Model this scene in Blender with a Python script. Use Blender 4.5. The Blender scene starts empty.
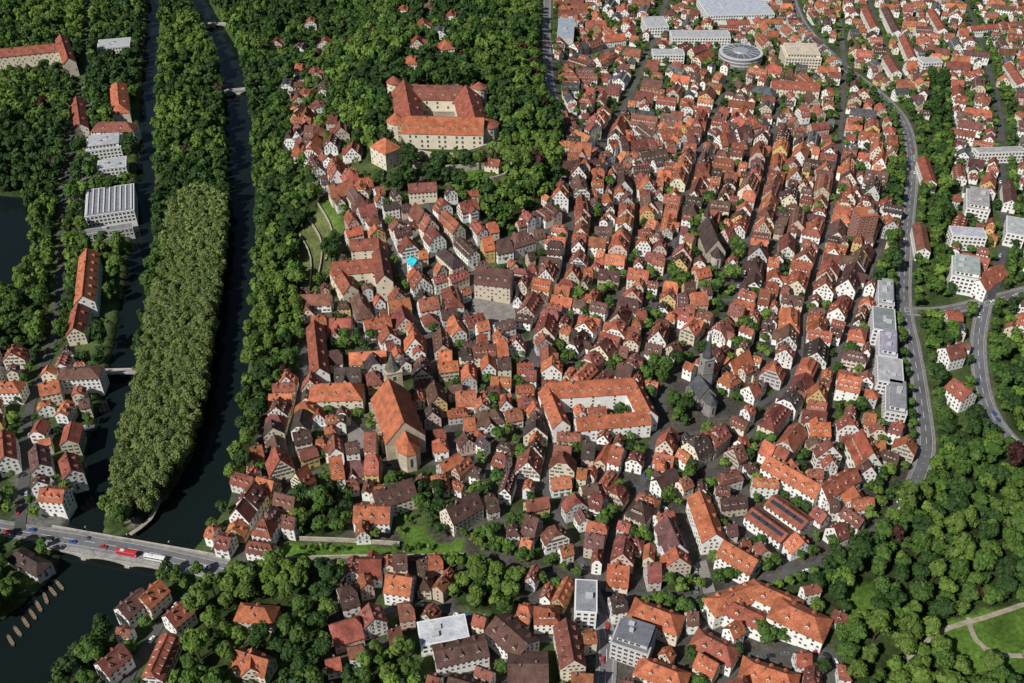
import bpy, bmesh, math, random
import numpy as np
from mathutils import Vector, Matrix
rnd = random.Random(11); nr = np.random.default_rng(11)
scn = bpy.context.scene; C = scn.collection
PI = math.pi
# ------------------------------------------------------------------ camera model (photo pixel -> place)
TH = math.radians(38); F = 987.0; H = 424.0
ct, st = math.cos(TH), math.sin(TH)
def ray(u, v):
    dx = (u-512)/F; dy = (341.5-v)/F
    return dx, ct+dy*st, -st+dy*ct
def G(u, v, z=0.0):
    d = ray(u, v); t = (z-H)/d[2]
    return d[0]*t, d[1]*t
def proj(x, y, z):
    dep = y*ct-(z-H)*st; up = y*st+(z-H)*ct
    return 512+F*x/dep, 341.5-F*up/dep
def sm(s):
    s = np.clip(s, 0, 1); return s*s*(3-2*s)
HC = G(440, 150, 36); OC = G(1015, 650, 10)
def hill(x, y):
    dx = x-HC[0]; dy = y-HC[1]
    dy = np.where(dy > 0, dy/3.2, dy)
    d = np.sqrt(dx*dx+dy*dy)
    h = 38*sm((185-d)/130)
    d2 = np.sqrt((x-OC[0])**2+(y-OC[1])**2)
    return h+18*sm((150-d2)/130)
CS = 1.5
xs = np.arange(-790, 790, CS); ys = np.arange(255, 1370, CS)
X, Y = np.meshgrid(xs, ys); HZ = hill(X, Y); U, V = proj(X, Y, HZ)
NY, NX = X.shape
def pip(poly):
    inside = np.zeros(X.shape, bool); n = len(poly)
    us = [p[0] for p in poly]; vs = [p[1] for p in poly]
    box = (U >= min(us)) & (U <= max(us)) & (V >= min(vs)) & (V <= max(vs))
    r, c = np.nonzero(box)
    u = U[r, c]; v = V[r, c]; ins = np.zeros(len(u), bool)
    for i in range(n):
        x1, y1 = poly[i]; x2, y2 = poly[(i+1) % n]
        if y1 == y2: continue
        cond = ((y1 > v) != (y2 > v)) & (u < (x2-x1)*(v-y1)/(y2-y1)+x1)
        ins ^= cond
    inside[r, c] = ins
    return inside
def line_mask(mask, pts, hw):
    for i in range(len(pts)-1):
        (x1, y1), (x2, y2) = pts[i][:2], pts[i+1][:2]
        h1 = hw[i] if isinstance(hw, list) else hw; h2 = hw[i+1] if isinstance(hw, list) else hw
        m = max(h1, h2)+2
        c0 = max(0, int((min(x1, x2)-m-xs[0])/CS)); c1 = min(NX, int((max(x1, x2)+m-xs[0])/CS)+2)
        r0 = max(0, int((min(y1, y2)-m-ys[0])/CS)); r1 = min(NY, int((max(y1, y2)+m-ys[0])/CS)+2)
        if c1 <= c0 or r1 <= r0: continue
        xx = X[r0:r1, c0:c1]; yy = Y[r0:r1, c0:c1]
        dx, dy = x2-x1, y2-y1; L = dx*dx+dy*dy+1e-9
        t = np.clip(((xx-x1)*dx+(yy-y1)*dy)/L, 0, 1)
        dd = np.hypot(xx-x1-t*dx, yy-y1-t*dy)
        mask[r0:r1, c0:c1] |= dd < (h1+(h2-h1)*t)
# ------------------------------------------------------------------ water and terrain
water = np.zeros(X.shape, bool)
RC = [(185,-30),(205,15),(226,50),(236,90),(241,150),(244,210),(240,280),(233,340),(226,400),(214,460),(196,505),(160,545),(120,565)]
RCW = [12,12,12,12,12,12,12,12,12.5,14,18,20,18]
line_mask(water, [G(*p, -3) for p in RC], RCW)
LC = [(158,-30),(152,40),(148,110),(146,180),(142,250),(130,320),(121,380),(106,440),(95,490),(85,530),(80,560)]
LCW = [7,7,7,7.5,8,8.5,8.5,9.5,9.5,9.5,10]
line_mask(water, [G(*p, -3) for p in LC], LCW)
water |= pip([(62,548),(145,560),(165,572),(138,607),(95,645),(48,700),(-40,710),(-40,645),(20,602),(52,574)])
water |= pip([(-40,190),(25,195),(40,225),(34,270),(12,300),(-40,312)])
wb = water.astype(float)
for _ in range(3):
    wb = (wb+np.roll(wb,1,0)+np.roll(wb,-1,0)+np.roll(wb,1,1)+np.roll(wb,-1,1))/5
Z = HZ-7*sm(wb)
WZ = -3.0
def hz(x, y):
    fx = min(NX-1.001, max(0, (x-xs[0])/CS)); fy = min(NY-1.001, max(0, (y-ys[0])/CS))
    c = int(fx); r = int(fy); a = fx-c; b = fy-r
    return float((Z[r,c]*(1-a)+Z[r,c+1]*a)*(1-b)+(Z[r+1,c]*(1-a)+Z[r+1,c+1]*a)*b)
def hz0(x, y): return float(hill(np.float64(x), np.float64(y)))
def gp(u, v):
    d = ray(u, v); t = np.linspace(300, 1700, 1401)
    x = d[0]*t; y = d[1]*t; z = H+d[2]*t
    below = np.nonzero(z < hill(x, y))[0]
    k = below[0] if len(below) else 1400
    return float(x[k]), float(y[k])
# ------------------------------------------------------------------ materials
def mat_new(name):
    m = bpy.data.materials.new(name); m.use_nodes = True
    nt = m.node_tree; b = nt.nodes['Principled BSDF']
    return m, nt, b
def attr_mat(name, rough=.8, n1=.25, a1=.35, n2=2.0, a2=.25, spec=.3, bump=0.0, bscale=3.0):
    m, nt, b = mat_new(name); N = nt.nodes; L = nt.links
    at = N.new('ShaderNodeAttribute'); at.attribute_name = 'Col'
    geo = N.new('ShaderNodeNewGeometry')
    def noise(sc, det):
        n = N.new('ShaderNodeTexNoise'); n.inputs['Scale'].default_value = sc; n.inputs['Detail'].default_value = det
        L.new(geo.outputs['Position'], n.inputs['Vector']); return n
    def rng(n, a):
        r = N.new('ShaderNodeMapRange'); r.inputs['From Min'].default_value = .3; r.inputs['From Max'].default_value = .7
        r.inputs['To Min'].default_value = 1-a; r.inputs['To Max'].default_value = 1+a*.6
        L.new(n.outputs['Fac'], r.inputs['Value']); return r
    r1 = rng(noise(n1, 4), a1); r2 = rng(noise(n2, 3), a2)
    mu = N.new('ShaderNodeMath'); mu.operation = 'MULTIPLY'
    L.new(r1.outputs[0], mu.inputs[0]); L.new(r2.outputs[0], mu.inputs[1])
    vm = N.new('ShaderNodeVectorMath'); vm.operation = 'SCALE'
    L.new(at.outputs['Color'], vm.inputs[0]); L.new(mu.outputs[0], vm.inputs['Scale'])
    L.new(vm.outputs[0], b.inputs['Base Color'])
    b.inputs['Roughness'].default_value = rough; b.inputs['Specular IOR Level'].default_value = spec
    if bump:
        bp = N.new('ShaderNodeBump'); bp.inputs['Strength'].default_value = bump; bp.inputs['Distance'].default_value = .1
        L.new(noise(bscale, 3).outputs['Fac'], bp.inputs['Height']); L.new(bp.outputs[0], b.inputs['Normal'])
    return m
M_WALL = attr_mat('plaster', .9, .2, .12, 1.2, .14, .2)
M_ROOF = attr_mat('roof_tiles', .85, .22, .38, 1.6, .42, .2, .5, 4)
M_PAINT = attr_mat('painted', .45, .3, .08, 2, .06, .5)
M_STONE = attr_mat('stone', .9, .25, .25, 1.5, .25, .2, .4, 2)
M_GROUND = attr_mat('ground_cover', .95, .06, .45, .5, .4, .1, .5, 1)
M_ASPH = attr_mat('asphalt', .9, .08, .25, 1.2, .2, .2)
M_WOOD = attr_mat('timber', .8, .5, .2, 3, .2, .2)
def leaf_mat():
    m, nt, b = mat_new('leaves'); N = nt.nodes; L = nt.links
    at = N.new('ShaderNodeAttribute'); at.attribute_name = 'Col'
    oi = N.new('ShaderNodeObjectInfo'); r = N.new('ShaderNodeMapRange'); r.inputs['To Min'].default_value = .84; r.inputs['To Max'].default_value = 1.16
    L.new(oi.outputs['Random'], r.inputs['Value'])
    vs = N.new('ShaderNodeVectorMath'); vs.operation = 'SCALE'; L.new(at.outputs['Color'], vs.inputs[0]); L.new(r.outputs[0], vs.inputs['Scale'])
    L.new(vs.outputs[0], b.inputs['Base Color']); b.inputs['Roughness'].default_value = .6
    b.inputs['Specular IOR Level'].default_value = .25
    tr = N.new('ShaderNodeBsdfTranslucent'); mx = N.new('ShaderNodeMixShader'); mx.inputs[0].default_value = .26
    sc = N.new('ShaderNodeVectorMath'); sc.operation = 'MULTIPLY'; sc.inputs[1].default_value = (1.3, 1.5, .6)
    L.new(vs.outputs[0], sc.inputs[0]); L.new(sc.outputs[0], tr.inputs['Color'])
    L.new(b.outputs[0], mx.inputs[1]); L.new(tr.outputs[0], mx.inputs[2])
    L.new(mx.outputs[0], N['Material Output'].inputs['Surface'])
    return m
M_LEAF = leaf_mat()
def glass_mat():
    m, nt, b = mat_new('window_glass')
    n = nt.nodes.new('ShaderNodeTexNoise'); n.inputs['Scale'].default_value = .6
    g = nt.nodes.new('ShaderNodeNewGeometry'); nt.links.new(g.outputs['Position'], n.inputs['Vector'])
    r = nt.nodes.new('ShaderNodeValToRGB'); r.color_ramp.elements[0].color = (.01,.012,.016,1); r.color_ramp.elements[1].color = (.06,.065,.075,1)
    nt.links.new(n.outputs['Fac'], r.inputs[0]); nt.links.new(r.outputs[0], b.inputs['Base Color'])
    b.inputs['Roughness'].default_value = .12
    return m
M_GLASS = glass_mat()
def water_mat():
    m, nt, b = mat_new('river_water'); b.inputs['Base Color'].default_value = (.007,.012,.012,1)
    b.inputs['Roughness'].default_value = .1; b.inputs['IOR'].default_value = 1.33; b.inputs['Specular IOR Level'].default_value = .22
    n = nt.nodes.new('ShaderNodeTexNoise'); n.inputs['Scale'].default_value = .5; n.inputs['Detail'].default_value = 4
    g = nt.nodes.new('ShaderNodeNewGeometry'); nt.links.new(g.outputs['Position'], n.inputs['Vector'])
    bp = nt.nodes.new('ShaderNodeBump'); bp.inputs['Strength'].default_value = .12; bp.inputs['Distance'].default_value = .2
    nt.links.new(n.outputs['Fac'], bp.inputs['Height']); nt.links.new(bp.outputs[0], b.inputs['Normal'])
    return m
M_WATER = water_mat()
MATS = [M_WALL, M_ROOF, M_GLASS, M_PAINT, M_STONE, M_WOOD, M_ASPH]
WALL, ROOF, GLASS, PAINT, STONE, WOOD, ASPH = range(7)
# ------------------------------------------------------------------ mesh helpers
class MB:
    def __init__(s): s.v = []; s.f = []; s.m = []; s.c = []
    def poly(s, pts, m, col):
        b = len(s.v); s.v.extend(pts); s.f.append(tuple(range(b, b+len(pts)))); s.m.append(m); s.c.append(col)
    def add(s, polys, loc=(0,0,0), rot=0.0):
        for pts, m, col in xf(polys, loc, rot): s.poly(pts, m, col)
    def mesh(s, name, mats=None):
        me = bpy.data.meshes.new(name); me.from_pydata(s.v, [], s.f)
        mats = mats or MATS
        used = sorted(set(s.m)); remap = {k: i for i, k in enumerate(used)}
        for k in used: me.materials.append(mats[k])
        me.polygons.foreach_set('material_index', [remap[k] for k in s.m])
        a = me.attributes.new('Col', 'FLOAT_COLOR', 'FACE')
        a.data.foreach_set('color', np.array([(c[0], c[1], c[2], 1) for c in s.c], dtype=np.float32).ravel())
        me.update(); return me
def xf(polys, loc=(0,0,0), rot=0.0):
    cs, sn = math.cos(rot), math.sin(rot); lx, ly, lz = loc
    return [([(p[0]*cs-p[1]*sn+lx, p[0]*sn+p[1]*cs+ly, p[2]+lz) for p in pts], m, col) for pts, m, col in polys]
def mesh_of(name, polys):
    b = MB()
    for pts, m, col in polys: b.poly(list(pts), m, col)
    return b.mesh(name)
def box(x0, x1, y0, y1, z0, z1, m, col, bottom=True):
    a = [((x0,y0,z0),(x1,y0,z0),(x1,y0,z1),(x0,y0,z1)), ((x1,y0,z0),(x1,y1,z0),(x1,y1,z1),(x1,y0,z1)),
         ((x1,y1,z0),(x0,y1,z0),(x0,y1,z1),(x1,y1,z1)), ((x0,y1,z0),(x0,y0,z0),(x0,y0,z1),(x0,y1,z1)),
         ((x0,y0,z1),(x1,y0,z1),(x1,y1,z1),(x0,y1,z1))]
    if bottom: a.append(((x0,y1,z0),(x1,y1,z0),(x1,y0,z0),(x0,y0,z0)))
    return [(list(p), m, col) for p in a]
def cyl(cx, cy, r0, r1, z0, z1, n, m, col, cap=True):
    o = []
    p0 = [(cx+r0*math.cos(2*PI*i/n), cy+r0*math.sin(2*PI*i/n), z0) for i in range(n)]
    p1 = [(cx+r1*math.cos(2*PI*i/n), cy+r1*math.sin(2*PI*i/n), z1) for i in range(n)]
    for i in range(n):
        j = (i+1) % n
        o.append(([p0[i], p0[j], p1[j], p1[i]], m, col) if r1 > .01 else ([p0[i], p0[j], (cx, cy, z1)], m, col))
    if cap and r1 > .01: o.append((p1, m, col))
    return o
def obj(name, me, parent=None, loc=(0,0,0), rot=0.0, scale=None):
    o = bpy.data.objects.new(name, me); C.objects.link(o)
    o.location = loc
    if rot: o.rotation_euler = (0, 0, rot)
    if scale: o.scale = scale
    if parent: o.parent = parent
    return o
def tag(o, label=None, cat=None, group=None, kind=None):
    if label: o['label'] = label
    if cat: o['category'] = cat
    if group: o['group'] = group
    if kind: o['kind'] = kind
    return o
def empty(name, loc, rot=0.0):
    o = bpy.data.objects.new(name, None); C.objects.link(o); o.location = loc; o.rotation_euler = (0,0,rot); o.empty_display_size = 1
    return o
# colours (albedo)
ORANGE=(.415,.138,.070); RED=(.292,.096,.060); BRICK=(.212,.080,.058); BROWN=(.125,.068,.055); DARK=(.074,.052,.047); SLATE=(.085,.088,.095); LGREY=(.4,.41,.42); MGREY=(.2,.2,.21)
WHITE=(.80,.79,.75); CREAM=(.71,.63,.49); YELLOW=(.64,.45,.17); PINK=(.60,.43,.36); GREYW=(.52,.51,.49); SAND=(.56,.48,.37); STONEC=(.40,.36,.29)
def jit(c, a=.12):
    k = 1+rnd.uniform(-a, a); return tuple(max(0, x*k*(1+rnd.uniform(-a*.3, a*.3))) for x in c)
# ------------------------------------------------------------------ house geometry (local: ridge along Y)
def spec(w, d, he, pitch, roof, wall, t=1.0, r=0.0, dorm=0, chim=1, timber=False, fh=2.9, ws=2.7, drow=1):
    return dict(w=w, d=d, he=he, pitch=pitch, tp=math.tan(math.radians(pitch)), hr=w/2*math.tan(math.radians(pitch)), roof=roof, wall=wall,
                t=t, r=r, dorm=dorm, chim=chim, timber=timber, fh=fh, ws=ws, drow=drow)
def wall_polys(S):
    w, d, he, hr, t = S['w']/2, S['d']/2, S['he'], S['hr'], S['t']; c = S['wall']; o = []; b = -4
    o.append(([(w,-d,b),(w,d,b),(w,d,he),(w,-d,he)], WALL, c)); o.append(([(-w,d,b),(-w,-d,b),(-w,-d,he),(-w,d,he)], WALL, c))
    for s in (1,-1):
        y = d*s; p = [(-w*s*-1,y,b),(w*s*-1,y,b),(w*s*-1,y,he)]
        if t >= .99: p += [(0,y,he+hr)]
        elif t > .02: p += [(w*(1-t)*s*-1,y,he+hr*t),(w*(1-t)*s,y,he+hr*t)]
        p += [(w*s,y,he)]
        o.append((p, WALL, c))
    return o
def roof_polys(S):
    tp = S['tp']; ov = .45; w = S['w']/2+ov; d = S['d']/2+.3; t = S['t']; r = S['r']
    he = S['he']-ov*tp+.28; hr = w*tp; c = S['roof']; o = []; th = .3
    for s in (1,-1):
        if t >= .99: p = [(w*s,-d,he),(w*s,d,he),(0,d,he+hr),(0,-d,he+hr)]
        elif t > .02: p = [(w*s,-d,he),(w*s,d,he),(w*(1-t)*s,d,he+hr*t),(0,d-r,he+hr),(0,-d+r,he+hr),(w*(1-t)*s,-d,he+hr*t)]
        else: p = [(w*s,-d,he),(w*s,d,he),(0,d-r,he+hr),(0,-d+r,he+hr)]
        if s < 0: p = p[::-1]
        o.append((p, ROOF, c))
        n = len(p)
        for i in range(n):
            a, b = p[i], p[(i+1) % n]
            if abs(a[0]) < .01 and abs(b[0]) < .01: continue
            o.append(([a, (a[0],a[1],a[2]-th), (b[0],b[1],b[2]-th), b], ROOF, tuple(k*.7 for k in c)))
    if t < .99:
        for s in (1,-1):
            y = d*s; p = [(w*(1-t)*s,y,he+hr*t),(-w*(1-t)*s,y,he+hr*t),(0,(d-r)*s,he+hr)]
            o.append((p, ROOF, c))
            if t < .02: o.append(([(w*s,y,he),(w*s,y,he-th),(-w*s,y,he-th),(-w*s,y,he)], ROOF, c))
    yr = d-r
    if yr > .2:
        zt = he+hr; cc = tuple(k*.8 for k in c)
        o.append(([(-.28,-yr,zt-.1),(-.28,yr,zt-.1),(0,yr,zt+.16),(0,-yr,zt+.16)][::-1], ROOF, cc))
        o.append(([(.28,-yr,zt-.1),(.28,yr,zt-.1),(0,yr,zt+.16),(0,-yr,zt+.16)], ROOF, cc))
    return o
def wing_polys(S):
    """cross gable running out from the middle of one eaves side"""
    side, yo, pr, w2 = S['wing']
    W = spec(w2, S['w']/2+pr, S['he'], S['pitch'], tuple(k*.95 for k in S['roof']), S['wall'])
    lc = (side*(S['w']/2+pr)/2, yo, .012)
    return xf(wall_polys(W), lc, PI/2), xf(roof_polys(W), lc, PI/2)
def wing_spots(S):
    side, yo, pr, w2 = S['wing']; x = side*(S['w']/2+pr); o = []
    for z in (S['he']-1.3, S['he']-4.2, S['he']+1.3):
        if z < 1.2: continue
        n = 2 if (z < S['he'] and w2 > 4.5) else 1
        for k in range(n): o.append((x, yo+((k+.5)/n-.5)*(w2-1), z, 0 if side > 0 else PI))
    return o
def dormer_polys(S, f):
    w, he, tp = S['w']/2, S['he'], S['tp']; xf_ = w*(1-f); z0 = he+(w-xf_)*tp+.2; hw = .85; hh = 1.25; hg = .75
    c, rc = S['wall'], S['roof']; xb = max(0, xf_-hh/tp); xr = max(0, xf_-(hh+hg)/tp); o = []
    if S.get('shed'):
        hw = 1.5; hg = .35; xr = max(0, xf_-(hh+hg+.5)/tp)
        o.append(([(xf_,-hw,z0-.2),(xf_,hw,z0-.2),(xf_,hw,z0+hh),(xf_,-hw,z0+hh)], WALL, c))
        o.append(([(xf_,hw,z0-.2),(xr,hw,z0+hh+.4),(xf_,hw,z0+hh)], WALL, c)); o.append(([(xf_,-hw,z0-.2),(xf_,-hw,z0+hh),(xr,-hw,z0+hh+.4)], WALL, c))
        zr = he+(w-xr)*tp+.32
        o.append(([(xf_+.3,-hw-.2,z0+hh),(xf_+.3,hw+.2,z0+hh),(xr,hw+.2,zr),(xr,-hw-.2,zr)], ROOF, tuple(k*.92 for k in rc)))
        return o, (xf_+.03, 0, z0+.62)
    o.append(([(xf_,-hw,z0-.2),(xf_,hw,z0-.2),(xf_,hw,z0+hh),(xf_,0,z0+hh+hg),(xf_,-hw,z0+hh)], WALL, c))
    o.append(([(xf_,hw,z0-.2),(xb,hw,z0+hh),(xf_,hw,z0+hh)], WALL, c)); o.append(([(xf_,-hw,z0-.2),(xf_,-hw,z0+hh),(xb,-hw,z0+hh)], WALL, c))
    e = .22; q = .18
    for s in (1,-1):
        p = [(xf_+e,(hw+q)*s,z0+hh-.1),(xb-.1,(hw+q)*s,z0+hh-.1),(xr-.1,0,z0+hh+hg+.06),(xf_+e,0,z0+hh+hg+.06)]
        o.append((p if s < 0 else p[::-1], ROOF, tuple(k*.92 for k in rc)))
    return o, (xf_+.03, 0, z0+.62)
def dormer_list(S):
    n = S['dorm']; L = S['d']; out = []
    if n <= 0: return out
    for row in range(S['drow']):
        f = (.22 if S['drow'] == 2 else .32) + row*.34
        m = n if row == 0 else max(1, n-1)
        for s in (0, PI):
            for k in range(m):
                y = (k+.5)/m*(L-1.6-2*S['r']*(.4))-(L-1.6-2*S['r']*.4)/2
                yy = y if s == 0 else -y
                if S.get('wing'):
                    side, yo, pr, w2 = S['wing']
                    if (side > 0) == (s == 0) and abs(yy-yo) < w2/2+1.2: continue
                out.append((f, s, yy))
    return out
def chim_polys(S, k):
    z = S['he']+S['hr']; y = (-.25+.5*k)*S['d']*(.8 if S['r'] == 0 else .4)+S.get('cj', 0); x = .9 if k == 0 else -.7
    c = (.22,.1,.075); zb = z-abs(x)*S['tp']-.9
    return box(x-.4,x+.4,y-.35,y+.35,zb,z+.9,STONE,c,False)+box(x-.47,x+.47,y-.42,y+.42,z+.9,z+1.05,STONE,(.25,.22,.2))
def window_spots(S):
    o = []; fl = max(1, int((S['he']-.5)/S['fh']))
    for q in range(4):
        ph = q*PI/2; L = S['d'] if q % 2 == 0 else S['w']; off = S['w']/2 if q % 2 == 0 else S['d']/2
        n = max(1, int((L-1.0)/S['ws']))
        rows = [(S['he']-fl*S['fh']+.0+i*S['fh']+1.55, n, L) for i in range(fl)]
        if q % 2 == 1 and S['t'] > .3:
            z = S['he']+1.5
            while z < S['he']+S['hr']*min(S['t'],.9)-1.1:
                ww = S['w']*(1-(z+.7-S['he'])/S['hr'])-.8; m = int(ww/2.2)
                if m < 1: break
                rows.append((z, m, ww+.5)); z += 2.8
        for z, m, LL in rows:
            for k in range(m):
                s = ((k+.5)/m-.5)*(LL-.6)
                if q == 0: p = (off, s)
                elif q == 1: p = (-s, off)
                elif q == 2: p = (-off, -s)
                else: p = (s, -off)
                if S.get('wing'):
                    side, yo, pr, w2 = S['wing']
                    if q == (0 if side > 0 else 2) and abs(p[1]-yo) < w2/2+.6: continue
                o.append((p[0], p[1], z, ph))
    if S.get('wing'): o += wing_spots(S)
    return o
def facing(x, y, ang):
    l = math.hypot(x, y); return (-x*math.cos(ang)-y*math.sin(ang))/l > -.12
def timber_polys(S):
    o = []; w, he, hr = S['w']/2, S['he'], S['hr']; c = (.07,.035,.02)
    for s in (1,-1):
        y = s*(S['d']/2+.04)
        def strip(x0, z0, x1, z1, th=.11):
            dx, dz = x1-x0, z1-z0; L = math.hypot(dx, dz); nx, nz = -dz/L*th, dx/L*th
            p = [(x0+nx,y,z0+nz),(x1+nx,y,z1+nz),(x1-nx,y,z1-nz),(x0-nx,y,z0-nz)]
            o.append((p, WOOD, c))
        for z in (he-2.9, he, he+2.6, he+5.0):
            ww = w if z <= he else w*(1-(z-he)/hr)
            if ww < .8 or z < 2: continue
            strip(-ww, z, ww, z)
        n = max(2, int(S['w']/1.7))
        for i in range(n+1):
            x = -w+.12+(S['w']-.24)*i/n
            strip(x, max(2.8, he-2.9), x, he+max(0, hr*(1-abs(x)/w)-.15))
        strip(-w+.2, he-2.8, -w+1.5, he-.1); strip(w-.2, he-2.8, w-1.5, he-.1)
    return o
def win_polys(w, h, shut=None, cross=True):
    o = []; fr = (.7,.68,.64)
    o += box(-w/2-.1,w/2+.1,-.06,.02,-h/2-.1,h/2+.1,PAINT,fr,False)
    k = .03
    for a, b in ((-w/2,-k),(k,w/2)):
        o.append(([(a,-.075,-h/2),(b,-.075,-h/2),(b,-.075,h/2),(a,-.075,h/2)], GLASS, (0,0,0)))
    o += box(-w/2-.16,w/2+.16,-.14,0,-h/2-.2,-h/2-.1,STONE,(.4,.37,.33))
    if shut:
        for s in (1,-1):
            x0 = s*(w/2+.14); x1 = s*(w/2+.14+w*.5); x0, x1 = min(x0,x1), max(x0,x1)
            o += box(x0,x1,-.1,-.02,-h/2-.05,h/2+.05,PAINT,shut,False)
    return o
WIN = [mesh_of('window', win_polys(1.05,1.5)), mesh_of('window_green_shutters', win_polys(.95,1.45,(.04,.1,.06))), mesh_of('window_brown_shutters', win_polys(.95,1.45,(.14,.05,.035))),
       mesh_of('window_plain', win_polys(1.2,1.4))]
WIN_D = mesh_of('dormer_window', win_polys(.85,.95))
WIN_BIG = mesh_of('wide_window', win_polys(1.9,1.6))
WIN_CASTLE = mesh_of('castle_window', win_polys(1.7,2.2))
WIN_TALL = mesh_of('church_window', win_polys(1.5,7.0))
DOOR = [mesh_of('door', box(-.75,.75,-.08,.02,-1.2,1.2,WOOD,c)+box(-.9,.9,-.05,.02,-1.2,1.35,STONE,(.42,.38,.33),False)) for c in ((.1,.05,.03),(.05,.08,.06),(.2,.06,.04))]
def add_block(root, off, rot, S, wx, wy, wa, win=None, maxwin=60, door=True, winmesh=None):
    obj('wall', mesh_of('wall', wall_polys(S)), root, off, rot)
    rf = obj('roof', mesh_of('roof', roof_polys(S)), root, off, rot)
    for k in range(S['chim']): obj('chimney', mesh_of('chimney', chim_polys(S, k)), rf)
    if S.get('wing'):
        a, b = wing_polys(S); obj('cross_gable', mesh_of('cross_gable', a), root, off, rot); obj('cross_gable_roof', mesh_of('cross_gable_roof', b), root, off, rot)
    meshes = {}
    for f, s, y in dormer_list(S):
        if f not in meshes:
            pl, wp = dormer_polys(S, f); meshes[f] = (mesh_of('dormer', pl), wp)
        me, wp = meshes[f]
        cs, sn = math.cos(rot), math.sin(rot)
        d = obj('dormer', me, root, (off[0]-sn*y, off[1]+cs*y, off[2]), rot+s)
        obj('dormer_window', WIN_D, d, wp, PI/2)
    if S['timber']: obj('timber_frame', mesh_of('timber_frame', timber_polys(S)), root, off, rot)
    wm = winmesh or WIN[win if win is not None else 0]
    cs, sn = math.cos(rot), math.sin(rot); spots = [p for p in window_spots(S) if facing(wx, wy, p[3]+wa)]
    if len(spots) > maxwin:
        step = len(spots)/maxwin; spots = [spots[int(i*step)] for i in range(maxwin)]
    for x, y, z, ph in spots:
        nx, ny = math.cos(ph)*.02, math.sin(ph)*.02; x += nx; y += ny
        obj('window', wm, root, (off[0]+x*cs-y*sn, off[1]+x*sn+y*cs, off[2]+z), rot+ph+PI/2)
    if door:
        best = max(range(4), key=lambda q: (-wx*math.cos(q*PI/2+wa)-wy*math.sin(q*PI/2+wa)))
        ph = best*PI/2; o_ = (S['w'] if best % 2 == 0 else S['d'])/2+.1
        x, y = math.cos(ph)*o_, math.sin(ph)*o_
        obj('door', rnd.choice(DOOR), root, (off[0]+x*cs-y*sn, off[1]+x*sn+y*cs, off[2]+1.2), rot+ph+PI/2)
    return rf
# ------------------------------------------------------------------ occupancy
occ = water.copy()
nott = np.zeros(X.shape, bool)        # where no tall tree stands (forecourts, gardens)
def obb_pts(cx, cy, a, w, d, step):
    n = max(2, int(w/step)+1); m = max(2, int(d/step)+1)
    gx, gy = np.meshgrid(np.linspace(-w/2,w/2,n), np.linspace(-d/2,d/2,m)); gx = gx.ravel(); gy = gy.ravel()
    x = cx+gx*math.cos(a)-gy*math.sin(a); y = cy+gx*math.sin(a)+gy*math.cos(a)
    c = np.clip(((x-xs[0])/CS+.5).astype(int), 0, NX-1); r = np.clip(((y-ys[0])/CS+.5).astype(int), 0, NY-1)
    return r, c
def fits(cx, cy, a, w, d):
    r, c = obb_pts(cx, cy, a, w, d, 1.6); return not occ[r, c].any()
def mark(cx, cy, a, w, d):
    r, c = obb_pts(cx, cy, a, w, d, .7); occ[r, c] = True
def forecourt(cx, cy, a, w, d, dist):
    l = math.hypot(cx, cy)
    for k in range(0, int(dist)+1, 2):
        r, c = obb_pts(cx-cx/l*k, cy-cy/l*k, a, w+6, d+6, 1.2); nott[r, c] = True
ANCH = []
def anchor(phrase, x, y, z=0): ANCH.append((phrase,)+proj(x, y, z))
def ridge(u1, v1, u2, v2, w, he, pitch):
    hr = w/2*math.tan(math.radians(pitch)); zg = 0
    for _ in range(8):
        a = G(u1, v1, zg+he+hr); b = G(u2, v2, zg+he+hr); m = ((a[0]+b[0])/2, (a[1]+b[1])/2)
        zg = .5*zg+.5*hz0(*m)
    d = math.hypot(b[0]-a[0], b[1]-a[1]); ang = math.atan2(b[1]-a[1], b[0]-a[0])-PI/2
    return m[0], m[1], zg, ang, d
# ------------------------------------------------------------------ landmark buildings from ridges
def rb(name, phrase, label, cat, wings, win=3, group=None, fc=20, winmesh=None):
    info = [(ridge(*q[:7]), q) for q in wings]
    x = sum(i[0][0] for i in info)/len(info); y = sum(i[0][1] for i in info)/len(info); z = info[0][0][2]
    root = empty(name, (x, y, z)); tag(root, label, cat, group)
    for (cx, cy, zg, a, d), q in info:
        t = q[10] if len(q) > 10 else 1.0
        w = q[4]
        if t < .99: d = d+(w if t < .02 else w*(1-t)*.8)
        r = 0 if t >= .99 else (w/2 if t < .02 else w/2*(1-t))
        S = spec(w, d, q[5], q[6], jit(q[7], .12), q[8], t, r, dorm=q[9], chim=1 if w < 18 else 2, drow=1)
        if winmesh: S['ws'] = 4.6; S['fh'] = 4.2
        add_block(root, (cx-x, cy-y, zg-z), a, S, cx, cy, a, win, q[11] if len(q) > 11 else 40, door=(q is wings[-1]), winmesh=winmesh)
        mark(cx, cy, a, w+1, d+1); forecourt(cx, cy, a, w, d, fc)
    if phrase: anchor(phrase, x, y, z+8)
    return root
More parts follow.
